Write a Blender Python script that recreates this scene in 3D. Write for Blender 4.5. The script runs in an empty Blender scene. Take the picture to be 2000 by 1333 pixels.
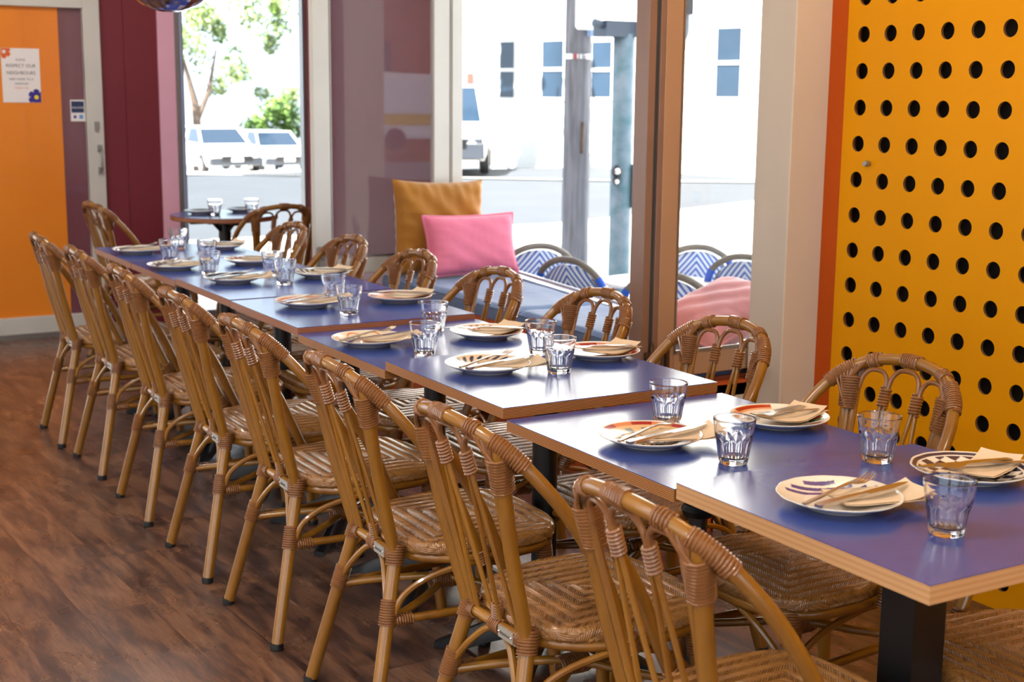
import bpy, math, random
import numpy as np
from mathutils import Vector, Matrix

C = bpy.context.scene.collection
SC = bpy.context.scene
random.seed(4)
PI = math.pi

# ------------------------------------------------------------------ camera
def set_camera():
    loc = Vector((-1.483305, -1.328344, 1.447952))
    yaw, pit, rol = 0.530145, 0.178792, 0.010052
    cy, sy = math.cos(yaw), math.sin(yaw)
    f = Vector((sy*math.cos(pit), cy*math.cos(pit), -math.sin(pit)))
    r = Vector((cy, -sy, 0)); u = r.cross(f)
    r2 = math.cos(rol)*r + math.sin(rol)*u
    u2 = -math.sin(rol)*r + math.cos(rol)*u
    m = Matrix(((r2.x, u2.x, -f.x, loc.x), (r2.y, u2.y, -f.y, loc.y), (r2.z, u2.z, -f.z, loc.z), (0, 0, 0, 1)))
    cd = bpy.data.cameras.new('camera')
    cd.sensor_width = 36.0; cd.lens = 2688.98/2000*36
    cd.clip_start = 0.05; cd.clip_end = 300
    cd.dof.use_dof = True; cd.dof.focus_distance = 3.1; cd.dof.aperture_fstop = 6.0
    o = bpy.data.objects.new('camera', cd); C.objects.link(o)
    o.matrix_world = m
    SC.camera = o
set_camera()

# ------------------------------------------------------------------ view, world, sun, lamps
SC.view_settings.view_transform = 'Standard'
SC.view_settings.look = 'None'
SC.view_settings.gamma = 1.0
SC.view_settings.use_curve_mapping = False
SC.view_settings.exposure = 0.35
SC.cycles.use_denoising = True
SC.cycles.max_bounces = 10
SC.cycles.diffuse_bounces = 3
SC.cycles.glossy_bounces = 4
SC.cycles.transmission_bounces = 10
SC.cycles.transparent_max_bounces = 12
SC.cycles.caustics_reflective = False
SC.cycles.caustics_refractive = False
SC.cycles.sample_clamp_indirect = 6.0
SC.cycles.sample_clamp_direct = 0.0

W = bpy.data.worlds.new('sky'); SC.world = W; W.use_nodes = True
_bg = W.node_tree.nodes['Background']
_bg.inputs[0].default_value = (0.74, 0.87, 1.0, 1)
_bg.inputs[1].default_value = 2.4

def lamp(name, typ, loc, rot=(0, 0, 0), energy=100, color=(1, 1, 1), size=None, size_y=None, parent=None, spot=None):
    l = bpy.data.lights.new(name, typ); l.energy = energy; l.color = color
    if typ == 'AREA':
        l.shape = 'RECTANGLE' if size_y else 'DISK'
        l.size = size
        if size_y: l.size_y = size_y
    if typ == 'SPOT':
        l.spot_size = spot or 1.4; l.spot_blend = .8; l.shadow_soft_size = size or .05
    o = bpy.data.objects.new(name, l); C.objects.link(o)
    o.location = loc; o.rotation_euler = rot
    if parent: o.parent = parent
    return o

sun = lamp('sun', 'SUN', (-6, -6, 14), energy=32.0, color=(1.0, .95, .86))
sun.rotation_euler = Vector((-.62, -.30, .80)).to_track_quat('Z', 'Y').to_euler()
sun.data.angle = math.radians(.6)

CEIL = 2.75
LAMP_GAIN = .52
LAMPS = [  # x, y, power, colour: unseen fill lamps added overhead, with the amber pier lamp
    (-1.6, -2.2, 46, (1, .95, .90)), (-1.6, 0.6, 46, (1, .95, .90)), (-1.6, 3.4, 34, (1, .96, .92)),
    (0.35, -1.2, 30, (1, .86, .68)), (1.2, 0.9, 13, (1, .78, .5)), (0.2, 5.6, 26, (1, .96, .92)),
    (1.42, 1.66, 8, (1, .72, .4)), (-3.2, 1.6, 40, (1, .97, .95)), (-3.2, -1.6, 40, (1, .97, .95))]

# ------------------------------------------------------------------ tagging
def tag(o, label=None, cat=None, group=None, kind=None):
    if label: o['label'] = label
    if cat: o['category'] = cat
    if group: o['group'] = group
    if kind: o['kind'] = kind
    return o

def thing(name, label, cat, loc=(0, 0, 0), rz=0, group=None, rot=None):
    o = bpy.data.objects.new(name, None); C.objects.link(o)
    o.location = loc; o.rotation_euler = rot or (0, 0, rz)
    o.empty_display_size = .05
    return tag(o, label, cat, group)

def children_of(o):
    return [c for c in C.objects if c.parent == o]

def copy_tree(o, loc=None, rz=None, label=None, group=None):
    def rec(s, par):
        c = s.copy(); C.objects.link(c)
        if par is not None: c.parent = par
        for ch in kids.get(s.name, []): rec(ch, c)
        return c
    kids = {}
    def coll(s):
        kids[s.name] = children_of(s)
        for k in kids[s.name]: coll(k)
    coll(o)
    r = rec(o, None)
    if loc is not None: r.location = loc
    if rz is not None: r.rotation_euler = (0, 0, rz)
    if label: r['label'] = label
    if group: r['group'] = group
    return r

# ------------------------------------------------------------------ mesh builder
class MB:
    def __init__(s): s.v = []; s.f = []; s.mi = []; s.cur = 0
    def add(s, vs, fs, mi=None):
        b = len(s.v); s.v += [tuple(map(float, p)) for p in vs]
        s.f += [tuple(b+i for i in f) for f in fs]
        s.mi += [s.cur if mi is None else mi]*len(fs)
    def box(s, x0, y0, z0, x1, y1, z1, mi=None):
        v = [(x0,y0,z0),(x1,y0,z0),(x1,y1,z0),(x0,y1,z0),(x0,y0,z1),(x1,y0,z1),(x1,y1,z1),(x0,y1,z1)]
        s.add(v, [(0,3,2,1),(4,5,6,7),(0,1,5,4),(1,2,6,5),(2,3,7,6),(3,0,4,7)], mi)
    def poly(s, pts, z0, z1, mi=None):          # prism from a ccw outline
        n = len(pts)
        v = [(x,y,z0) for x,y in pts] + [(x,y,z1) for x,y in pts]
        f = [tuple(range(n-1,-1,-1)), tuple(range(n,2*n))] + [(i,(i+1)%n,n+(i+1)%n,n+i) for i in range(n)]
        s.add(v, f, mi)
    def tube(s, pts, r, seg=10, caps=True, flat=None, closed=False, mi=None):
        P = [Vector(p) for p in pts]; n = len(P)
        rr = r if hasattr(r, '__len__') else [r]*n
        T = []
        for i in range(n):
            a = P[(i-1) % n] if closed else P[max(i-1, 0)]
            b = P[(i+1) % n] if closed else P[min(i+1, n-1)]
            t = (b-a); T.append(t.normalized() if t.length > 1e-9 else Vector((0,0,1)))
        ref = Vector((0,0,1)) if abs(T[0].z) < .9 else Vector((1,0,0))
        N = (ref - T[0]*ref.dot(T[0])).normalized(); vs = []
        for i in range(n):
            N = (N - T[i]*N.dot(T[i])).normalized(); B = T[i].cross(N)
            for k in range(seg):
                a = 2*PI*k/seg
                q = P[i] + (N*math.cos(a) + B*math.sin(a)*(flat or 1))*rr[i]
                vs.append(q)
        fs = []
        m = n if closed else n-1
        for i in range(m):
            j = (i+1) % n
            for k in range(seg):
                l = (k+1) % seg
                fs.append((i*seg+k, i*seg+l, j*seg+l, j*seg+k))
        if caps and not closed:
            fs.append(tuple(range(seg-1,-1,-1))); fs.append(tuple((n-1)*seg+k for k in range(seg)))
        s.add(vs, fs, mi)
    def lathe(s, prof, seg=32, c=(0,0,0), a0=0, a1=2*PI, mi=None, cap=False):
        full = abs(a1-a0-2*PI) < 1e-6; m = seg if full else seg+1
        vs = []; fs = []
        for r, z in prof:
            for k in range(m):
                a = a0+(a1-a0)*k/seg
                vs.append((c[0]+r*math.cos(a), c[1]+r*math.sin(a), c[2]+z))
        for i in range(len(prof)-1):
            for k in range(seg):
                l = (k+1) % m
                fs.append((i*m+k, i*m+l, (i+1)*m+l, (i+1)*m+k))
        if cap:
            fs.append(tuple(range(m-1,-1,-1))); fs.append(tuple((len(prof)-1)*m+k for k in range(m)))
        s.add(vs, fs, mi)
    def sphere(s, c, r, seg=16, rings=10, sc=(1,1,1), mi=None):
        prof = []
        vs = []; fs = []
        for i in range(rings+1):
            t = PI*i/rings
            for k in range(seg):
                a = 2*PI*k/seg
                vs.append((c[0]+sc[0]*r*math.sin(t)*math.cos(a), c[1]+sc[1]*r*math.sin(t)*math.sin(a), c[2]-sc[2]*r*math.cos(t)))
        for i in range(rings):
            for k in range(seg):
                l = (k+1) % seg
                fs.append((i*seg+k, i*seg+l, (i+1)*seg+l, (i+1)*seg+k))
        s.add(vs, fs, mi)
    def grid(s, P, closed_u=False, mi=None):      # P[i][j] -> point
        n, m = len(P), len(P[0]); vs = [q for row in P for q in row]; fs = []
        for i in range(n-1):
            for j in range(m if closed_u else m-1):
                k = (j+1) % m
                fs.append((i*m+j, i*m+k, (i+1)*m+k, (i+1)*m+j))
        s.add(vs, fs, mi)
    def wrap(s, pts, R, turns, r=.0022, per=9, seg=5, mi=None):    # strand wound round a path
        P = [Vector(p) for p in pts]
        L = [0]
        for a, b in zip(P, P[1:]): L.append(L[-1]+(b-a).length)
        def at(t):
            d = t*L[-1]
            for i in range(len(P)-1):
                if d <= L[i+1]+1e-9:
                    w = (d-L[i])/max(L[i+1]-L[i], 1e-9); return P[i].lerp(P[i+1], w), (P[i+1]-P[i]).normalized()
            return P[-1], (P[-1]-P[-2]).normalized()
        r = max(r, .0030)
        turns = max(2.2, L[-1]/(2.02*r)) if turns else 3
        n = int(turns*per); out = []
        for i in range(n+1):
            t = i/n; p, T = at(t)
            ref = Vector((0,0,1)) if abs(T.z) < .8 else Vector((1,0,0))
            N = (ref-T*ref.dot(T)).normalized(); B = T.cross(N)
            a = 2*PI*turns*t
            rad = R(t) if callable(R) else R
            out.append(p+(N*math.cos(a)+B*math.sin(a))*rad)
        s.tube(out, r, seg=seg, mi=mi)
    def build(s, name, mats, parent=None, smooth=True, loc=None, rot=None, auto=None):
        me = bpy.data.meshes.new(name); me.from_pydata(s.v, [], s.f); me.validate(verbose=False)
        if not isinstance(mats, (list, tuple)): mats = [mats]
        for m in mats: me.materials.append(m)
        if len(mats) > 1 and len(me.polygons) == len(s.mi): me.polygons.foreach_set('material_index', s.mi)
        if smooth:
            me.polygons.foreach_set('use_smooth', [True]*len(me.polygons))
            if auto is None: auto = 40
            me.set_sharp_from_angle(angle=math.radians(auto))
        me.update()
        o = bpy.data.objects.new(name, me); C.objects.link(o)
        if parent: o.parent = parent
        if loc: o.location = loc
        if rot: o.rotation_euler = rot
        return o

def bevel(o, w=.003, seg=2):
    m = o.modifiers.new('bevel', 'BEVEL'); m.width = w; m.segments = seg; m.limit_method = 'ANGLE'; m.angle_limit = .7
    return o

def struct(name, bm, mat, parent=None, **k):
    o = bm.build(name, mat, parent, **k)
    if not parent: o['kind'] = 'structure'
    return o

def arc(c, r, a0, a1, n, ax='xz'):
    out = []
    for i in range(n+1):
        a = a0+(a1-a0)*i/n
        if ax == 'xz': out.append((c[0]+r*math.cos(a), c[1], c[2]+r*math.sin(a)))
        elif ax == 'yz': out.append((c[0], c[1]+r*math.cos(a), c[2]+r*math.sin(a)))
        else: out.append((c[0]+r*math.cos(a), c[1]+r*math.sin(a), c[2]))
    return out

def smooth_path(pts, n=6):                     # Catmull-Rom
    P = [Vector(p) for p in pts]; out = []
    for i in range(len(P)-1):
        p0 = P[max(i-1,0)]; p1 = P[i]; p2 = P[i+1]; p3 = P[min(i+2,len(P)-1)]
        for k in range(n):
            t = k/n
            out.append(.5*((2*p1)+(-p0+p2)*t+(2*p0-5*p1+4*p2-p3)*t*t+(-p0+3*p1-3*p2+p3)*t**3))
    out.append(P[-1]); return out

# ------------------------------------------------------------------ materials
def lin(h):
    if isinstance(h, str):
        h = h.lstrip('#'); c = [int(h[i:i+2], 16)/255 for i in (0, 2, 4)]
    else: c = [v/255 for v in h]
    return tuple((v/12.92 if v <= .04045 else ((v+.055)/1.055)**2.4) for v in c)+(1,)

class NT:
    def __init__(s, name):
        s.m = bpy.data.materials.new(name); s.m.use_nodes = True; s.t = s.m.node_tree
        s.b = s.t.nodes['Principled BSDF']; s.out = s.t.nodes['Material Output']
    def n(s, typ, **k):
        x = s.t.nodes.new(typ)
        for a, v in k.items(): setattr(x, a, v)
        return x
    def l(s, a, b): s.t.links.new(a, b)
    def coord(s, kind='Object', scale=None, rot=None):
        tc = s.n('ShaderNodeTexCoord'); o = tc.outputs[kind]
        if scale or rot:
            mp = s.n('ShaderNodeMapping')
            if scale: mp.inputs['Scale'].default_value = scale
            if rot: mp.inputs['Rotation'].default_value = rot
            s.l(o, mp.inputs[0]); o = mp.outputs[0]
        return o
    def noise(s, vec, scale, detail=3, rough=.5, out='Fac'):
        x = s.n('ShaderNodeTexNoise'); x.inputs['Scale'].default_value = scale
        x.inputs['Detail'].default_value = detail; x.inputs['Roughness'].default_value = rough
        s.l(vec, x.inputs['Vector']); return x.outputs[out]
    def ramp(s, fac, stops, interp='LINEAR'):
        r = s.n('ShaderNodeValToRGB'); cr = r.color_ramp; cr.interpolation = interp
        while len(cr.elements) < len(stops): cr.elements.new(.5)
        for e, (p, c) in zip(cr.elements, stops): e.position = p; e.color = c if len(c) == 4 else tuple(c)+(1,)
        s.l(fac, r.inputs[0]); return r.outputs[0]
    def mix(s, fac, a, b, mode='MIX'):
        x = s.n('ShaderNodeMix', data_type='RGBA', blend_type=mode)
        for i, v in ((0, fac), (6, a), (7, b)):
            if hasattr(v, 'links'): s.l(v, x.inputs[i])
            elif v is not None: x.inputs[i].default_value = v
        return x.outputs[2]
    def math(s, op, a, b=None, c=None):
        x = s.n('ShaderNodeMath', operation=op)
        for i, v in enumerate((a, b, c)):
            if v is None: continue
            if hasattr(v, 'links'): s.l(v, x.inputs[i])
            else: x.inputs[i].default_value = v
        return x.outputs[0]
    def bump(s, h, strength=.3, dist=.002):
        x = s.n('ShaderNodeBump'); x.inputs['Strength'].default_value = strength; x.inputs['Distance'].default_value = dist
        s.l(h, x.inputs['Height']); s.l(x.outputs[0], s.b.inputs['Normal'])

def mat(name, col, rough=.5, metal=0, var=0, vscale=8, coat=0, bump=0, bscale=60, spec=.5, stretch=None, var_col=None, sheen=0, coat_r=.1):
    k = NT(name); c = lin(col); b = k.b
    b.inputs['Base Color'].default_value = c; b.inputs['Roughness'].default_value = rough
    b.inputs['Metallic'].default_value = metal; b.inputs['Specular IOR Level'].default_value = spec
    b.inputs['Coat Weight'].default_value = coat; b.inputs['Coat Roughness'].default_value = coat_r
    if sheen: b.inputs['Sheen Weight'].default_value = sheen; b.inputs['Sheen Roughness'].default_value = .4
    if var or bump: v = k.coord(scale=stretch)
    if var:
        c2 = lin(var_col) if var_col else tuple(x*(1-var) for x in c[:3])+(1,)
        f = k.noise(v, vscale, 4); f = k.ramp(f, [(.35, (0,0,0,1)), (.65, (1,1,1,1))])
        k.l(k.mix(f, c, c2), b.inputs['Base Color'])
    if bump: k.bump(k.noise(v, bscale, 3), bump)
    return k.m

M = {}
M['pole'] = mat('rattan_pole_lacquer', '#9A681E', .32, var=.25, vscale=3, coat=.45, coat_r=.12, stretch=(2, 2, .6), var_col='#7A4C14', bump=.08, bscale=40)
M['bind'] = mat('rattan_binding_strand', '#8C5A32', .36, var=.2, vscale=25, coat=.15)
M['rubber'] = mat('black_rubber', '#0B0B0C', .6)
M['black'] = mat('black_powder_coat', '#0B0C10', .35, bump=.05, bscale=200)
M['iron'] = mat('black_cast_iron', '#101116', .4, bump=.1, bscale=120)
M['steel'] = mat('brushed_steel', '#C9C6C2', .22, 1.0, var=.06, vscale=30)
M['chrome'] = mat('chrome', '#D9D9DC', .12, 1.0)
M['alu'] = mat('aluminium_frame', '#9C9A98', .38, .8, var=.05)
M['white'] = mat('white_painted_frame', '#CFCCC4', .42, var=.06, vscale=3)
M['napkin'] = mat('beige_paper_napkin', '#E0C6A6', .85, var=.08, vscale=14, bump=.25, bscale=220)
M['porcelain'] = mat('white_porcelain', '#E4DACD', .16, coat=.4)
M['pink_frame'] = mat('pink_painted_board', '#F0B8CC', .5, var=.04)
M['felt'] = mat('black_backing_felt', '#2A2019', .95)
M['tag'] = mat('engraved_plate', '#B9B2A6', .4, .5)

def weave_mat():
    k = NT('woven_rattan_strand'); a = k.n('ShaderNodeAttribute', attribute_name='tone')
    k.l(k.ramp(a.outputs['Fac'], [(0, lin('#8C5E2E')), (.5, lin('#A2703A')), (1, lin('#784C22'))]), k.b.inputs['Base Color'])
    k.b.inputs['Roughness'].default_value = .30; k.b.inputs['Coat Weight'].default_value = .6; k.b.inputs['Coat Roughness'].default_value = .14
    return k.m
M['weave'] = weave_mat()

def ply_mat(name, c1, c2, layers, z0, z1, grain='#7A4A26'):
    k = NT(name); v = k.coord()
    sp = k.n('ShaderNodeSeparateXYZ'); k.l(v, sp.inputs[0])
    t = k.math('MULTIPLY', k.math('SUBTRACT', sp.outputs[2], z0), layers/(z1-z0))
    fr = k.math('FRACT', t)
    st = k.ramp(fr, [(0, (0,0,0,1)), (.16, (0,0,0,1)), (.24, (1,1,1,1)), (.66, (1,1,1,1)), (.76, (0,0,0,1))])
    v2 = k.coord(scale=(6, 6, 90)); nz = k.noise(v2, 3, 3)
    col = k.mix(st, lin(c2), lin(c1))
    col = k.mix(k.math('MULTIPLY', nz, .22), col, lin(grain))
    k.l(col, k.b.inputs['Base Color']); k.b.inputs['Roughness'].default_value = .45
    return k.m
M['ply'] = ply_mat('layered_plywood_edge', '#CC8A48', '#3C1A10', 7, -.0238, 0)
M['edge_tan'] = ply_mat('light_timber_edge', '#C79A6C', '#BB8B5C', 3, -.03, 0, '#A06A3C')
M['edge_red'] = ply_mat('reddish_timber_edge', '#A86F50', '#8E5638', 4, -.026, 0, '#7C4630')

def laminate():
    k = NT('blue_table_laminate'); v = k.coord('Object')
    n = k.noise(v, 7, 4); f = k.ramp(n, [(.3, lin('#31448A')), (.7, lin('#364A94'))])
    k.l(f, k.b.inputs['Base Color'])
    r = k.noise(v, 4, 5, .6); k.l(k.math('ADD', k.math('MULTIPLY', r, .05), .185), k.b.inputs['Roughness'])
    k.b.inputs['Specular IOR Level'].default_value = .95
    k.bump(k.noise(v, 350, 2), .05, .0005)
    return k.m
M['lam'] = laminate()

def floor_mat():
    k = NT('dark_wood_vinyl_planks'); tc = k.n('ShaderNodeTexCoord'); mp = k.n('ShaderNodeMapping')
    mp.inputs['Rotation'].default_value = (0, 0, math.radians(87)); k.l(tc.outputs['Object'], mp.inputs[0])
    v = mp.outputs[0]
    br = k.n('ShaderNodeTexBrick'); k.l(v, br.inputs[0]); br.offset = .37
    br.inputs['Color1'].default_value = (0, 0, 0, 1); br.inputs['Color2'].default_value = (1, 1, 1, 1)
    br.inputs['Mortar'].default_value = (.5, .5, .5, 1)
    br.inputs['Scale'].default_value = 1; br.inputs['Mortar Size'].default_value = .0012; br.inputs['Mortar Smooth'].default_value = .2
    br.inputs['Brick Width'].default_value = 1.22; br.inputs['Row Height'].default_value = .18; br.inputs['Bias'].default_value = 0
    def vec(scale, warp=0):
        m = k.n('ShaderNodeMapping'); m.inputs['Scale'].default_value = scale; k.l(v, m.inputs[0])
        ad = k.n('ShaderNodeVectorMath', operation='ADD'); k.l(m.outputs[0], ad.inputs[0])
        sc = k.n('ShaderNodeVectorMath', operation='SCALE'); k.l(br.outputs['Color'], sc.inputs[0]); sc.inputs['Scale'].default_value = 7
        k.l(sc.outputs[0], ad.inputs[1]); return ad.outputs[0]
    g1 = k.noise(vec((1.0, 5, 1)), 3.2, 8, .68)
    g2 = k.noise(vec((3, 26, 1)), 4.0, 6, .7)
    base = k.ramp(g1, [(.30, lin('#33201C')), (.45, lin('#543A31')), (.56, lin('#7A553F')), (.80, lin('#92705A'))])
    fine = k.ramp(g2, [(.35, (.45,.42,.42,1)), (.55, (1,1,1,1)), (.8, (1.15,1.1,1.05,1))])
    c = k.mix(.75, base, fine, 'MULTIPLY')
    tone = k.ramp(br.outputs['Color'], [(0, (.72,.70,.72,1)), (1, (1.12,1.06,1.0,1))])
    c = k.mix(.8, c, tone, 'MULTIPLY')
    c = k.mix(k.math('MULTIPLY', br.outputs['Fac'], .6), c, lin('#1A0E0C'))
    # scuffs and scratches
    sv = k.n('ShaderNodeMapping'); sv.inputs['Rotation'].default_value = (0, 0, .5); sv.inputs['Scale'].default_value = (1, 9, 1); k.l(v, sv.inputs[0])
    scr = k.noise(sv.outputs[0], 9, 9, .75); scf = k.ramp(scr, [(.63, (0,0,0,1)), (.68, (1,1,1,1))])
    c = k.mix(k.math('MULTIPLY', scf, .55), c, lin('#22140F'))
    k.l(c, k.b.inputs['Base Color'])
    rn = k.noise(v, 5, 5, .6)
    k.l(k.math('ADD', k.math('MULTIPLY', rn, .20), .19), k.b.inputs['Roughness'])
    k.b.inputs['Specular IOR Level'].default_value = .75
    h = k.math('SUBTRACT', g2, k.math('MULTIPLY', br.outputs['Fac'], 1.2))
    k.bump(h, .25, .0012)
    return k.m
M['floor'] = floor_mat()

def paint(name, col, rough=.6, var=.06, bump=.15, bs=35, spec=.4):
    return mat(name, col, rough, var=var, vscale=2.5, bump=bump, bscale=bs, spec=spec)
M['maroon'] = paint('maroon_wall_paint', '#7A2A34', .5)
M['beige'] = paint('beige_wall_paint', '#CFBEAC', .6, .05, .5, 22)
M['orange_trim'] = paint('burnt_orange_paint', '#B84A06', .5, spec=.2)
M['yellow'] = paint('amber_panel_paint', '#DC9000', .5, .04, .12, 60, spec=.12)
M['bench_orange'] = paint('orange_bench_paint', '#C4551E', .5)
M['ceil'] = paint('ceiling_paint', '#E4DACD', .8)
M['wallw'] = paint('off_white_wall_paint', '#D9CDC0', .7)
M['frame_tan'] = paint('tan_enamel_frame_paint', '#B08A6C', .38, .1, .2, 14)

def glass_pane(name, tint=(1, 1, 1, 1), ior=1.5, extra=0.0, rough=0.0):
    k = NT(name); t = k.t; t.nodes.remove(k.b)
    tr = k.n('ShaderNodeBsdfTransparent'); tr.inputs[0].default_value = tint
    gl = k.n('ShaderNodeBsdfGlossy'); gl.inputs['Roughness'].default_value = rough
    fr = k.n('ShaderNodeFresnel'); fr.inputs[0].default_value = ior
    mx = k.n('ShaderNodeMixShader'); f = k.math('ADD', fr.outputs[0], extra)
    k.l(f, mx.inputs[0])
    geo = k.n('ShaderNodeNewGeometry')     # same air-to-glass reflectance from both faces of the pane
    k.l(k.math('ADD', k.math('MULTIPLY', geo.outputs['Backfacing'], 1/ior-ior), ior), fr.inputs[0]); k.l(tr.outputs[0], mx.inputs[1]); k.l(gl.outputs[0], mx.inputs[2]); k.l(mx.outputs[0], k.out.inputs[0])
    return k.m
M['pane'] = glass_pane('clear_window_glass', (.97, .98, .98, 1))
M['film'] = glass_pane('tinted_leaf_glass', (.78, .74, .76, 1), 1.5, .0)

def tumbler_glass():
    k = NT('pressed_tumbler_glass'); b = k.b
    b.inputs['Base Color'].default_value = (.98, .985, 1, 1); b.inputs['Transmission Weight'].default_value = 1
    b.inputs['Roughness'].default_value = .0; b.inputs['IOR'].default_value = 1.48
    return k.m
M['glass'] = tumbler_glass()

def velvet(name, col, dark, rough=.8, sheen=.6):
    k = NT(name); v = k.coord(); n = k.noise(v, 6, 5, .6)
    k.l(k.mix(n, lin(col), lin(dark)), k.b.inputs['Base Color']); k.b.inputs['Roughness'].default_value = rough
    k.b.inputs['Sheen Weight'].default_value = sheen; k.b.inputs['Sheen Roughness'].default_value = .35
    k.bump(k.noise(v, 18, 5), .3, .01); return k.m
M['pink'] = velvet('pink_velvet', '#EA8098', '#D2607A')
M['pale_pink'] = velvet('dusty_pink_velvet', '#DC8C8C', '#C87878')
M['mustard'] = velvet('mustard_velvet', '#B5761C', '#8C560E')
M['cushion_blue'] = velvet('slate_blue_canvas', '#5F7396', '#51658A', .75, .3)
M['white_metal'] = mat('white_enamel_tabletop', '#EDE8DC', .4)
M['concrete'] = mat('pale_concrete_footpath', '#D8D4CC', .8, var=.06, vscale=1.5)
M['asphalt'] = mat('grey_asphalt', '#45494F', .95, var=.08, vscale=1.2, spec=.05)
M['render_white'] = mat('white_rendered_wall', '#E9E6E0', .8, var=.04, vscale=.6)
M['window_dark'] = mat('dark_window_glass', '#243648', .15, var=.3, vscale=.8)
M['carwhite'] = mat('white_car_paint', '#F0F0F0', .25, coat=.6)
M['cargrey'] = mat('silver_car_paint', '#A9B0B8', .3, coat=.6)
M['carblack'] = mat('dark_blue_car_paint', '#232B38', .25, coat=.6)
M['carglass'] = mat('car_glass', '#1E2C3C', .08)
M['tyre'] = mat('tyre_rubber', '#1C1D20', .8)
M['leaf'] = mat('green_leaves', '#5E7A34', .6, var=.4, vscale=.9, var_col='#7C8A5C')
M['leaf2'] = mat('hedge_leaves', '#3E6628', .6, var=.4, vscale=2, var_col='#6C8C36')
M['bark'] = mat('tree_bark', '#52463E', .9, var=.3, vscale=3)
M['poleswood'] = mat('weathered_grey_timber_pole', '#777983', .85, var=.45, vscale=5, stretch=(6, 6, .5), bump=.5, bscale=20)
M['galv'] = mat('galvanised_steel_pole', '#4E6E7A', .55, .1, var=.35, vscale=9, var_col='#748492')

# ------------------------------------------------------------------ room shell
b = MB(); b.box(-4.6, -4.6, -.12, 1.66, 7.15, 0); b.box(1.66, -4.6, -.12, 1.84, 2.0, 0)
b.poly([(1.66, 2.0), (1.80, 2.0), (2.10, 7.15), (1.66, 7.15)], -.12, 0)
struct('floor', b, M['floor'], smooth=False)

b = MB(); b.poly([(-4.6, -4.6), (2.1, -4.6), (1.95, 2.0), (2.35, 7.3), (-4.6, 7.3)], CEIL, CEIL+.15)
struct('ceiling', b, M['ceil'], smooth=False)

b = MB(); b.box(1.68, -4.6, 0, 1.84, 1.99, CEIL)
struct('wall_right', b, M['felt'], smooth=False)
b = MB(); b.box(1.476, 2.0, 0, 1.84, 2.168, CEIL)
bevel(struct('wall_pier', b, M['beige'], smooth=False), .004)
b = MB(); b.box(1.622, 1.925, 0, 1.68, 2.0, CEIL)
b.box(1.626, 1.925, 1.125, 1.684, 2.0, 1.127)
struct('trim_1', b, M['orange_trim'], smooth=False)

# perforated panel: round holes cut through an 18 mm board
def perforated():
    p = .1107; r = .0248; x0, x1 = 1.62, 1.629
    yc0, zc0 = 1.855, 1.3015
    ny = 50; b = MB(); nz0, nz1 = -11, 12
    seg = 24
    sq = []
    for k in range(seg):
        a = 2*PI*k/seg+PI/seg*0; c, s_ = math.cos(a), math.sin(a); m = max(abs(c), abs(s_)); sq.append((c/m, s_/m))
    for i in range(ny):
        for j in range(nz0, nz1+1):
            cy = yc0-i*p; cz = zc0+j*p; h = p/2
            lo = max(cz-h, 0.0)
            vs = []
            for k in range(seg):
                a = 2*PI*k/seg
                yy = cy+sq[k][0]*h; zz = max(cz+sq[k][1]*h, 0.0)
                vs.append((x0, yy, zz))
            for k in range(seg):
                a = 2*PI*k/seg; vs.append((x0, cy+r*math.cos(a), max(cz+r*math.sin(a), .001)))
            for k in range(seg):
                a = 2*PI*k/seg; vs.append((x1, cy+r*math.cos(a), max(cz+r*math.sin(a), .001)))
            fs = []; fr_ = []
            for k in range(seg):
                l = (k+1) % seg
                fs.append((k, seg+k, seg+l, l)); fr_.append((seg+k, 2*seg+k, 2*seg+l, seg+l))
            b.add(vs, fs); n0 = len(b.v)-len(vs); b.f += [tuple(n0+q for q in f) for f in fr_]; b.mi += [1]*len(fr_)
    ytop = yc0+p/2; ybot = yc0-(ny-.5)*p; ztop = zc0+(nz1+.5)*p
    b.box(x0, ytop, 0, x1, 1.925, ztop); b.box(x0, ybot, 0, x1, ytop, zc0+(nz0-.5)*p)
    b.box(x1-.001, ytop-.001, 0, x1, 1.925, ztop)
    t = thing('perforated_panel', 'amber yellow wall panel with a grid of round holes', 'wall panel', (0, 0, 0))
    b.build('board', [M['yellow'], mat('raw_board_edge', '#6A4420', .7)], t, smooth=False)
    kb = MB(); kb.lathe([(0, -.022), (.007, -.022), (.009, -.018), (.009, -.006), (.006, 0)], 14)
    k = kb.build('knob', M['alu'], t, loc=(1.62, 1.802, 1.243), rot=(0, -PI/2, 0)); k.rotation_euler = (0, PI/2, 0)
    k['label'] = 'small round metal stud'
perforated()
b = MB(); b.box(1.64, -4.6, zt := 1.3015+12.5*.1107, 1.68, 1.925, CEIL)
struct('trim_2', b, M['yellow'], smooth=False)

# end wall (far): door | maroon wall | pink board | window | maroon strip
ZH = 2.75
b = MB()
b.box(.575, 7.0, 0, .72, 7.12, ZH); b.box(.72, 6.985, 0, .916, 7.12, ZH)
b.box(1.868, 6.96, 0, 2.2, 7.12, ZH)
b.box(.575, 7.0, 2.45, 2.2, 7.12, ZH+.01)
b.box(-4.6, 7.0, 2.02, .575, 7.12, ZH)
struct('wall_back', b, M['maroon'], smooth=False)
b = MB(); b.box(.9165, 6.975, 0, 1.019, 7.1, 2.45)
struct('trim_3', b, M['pink_frame'], smooth=False)
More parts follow.
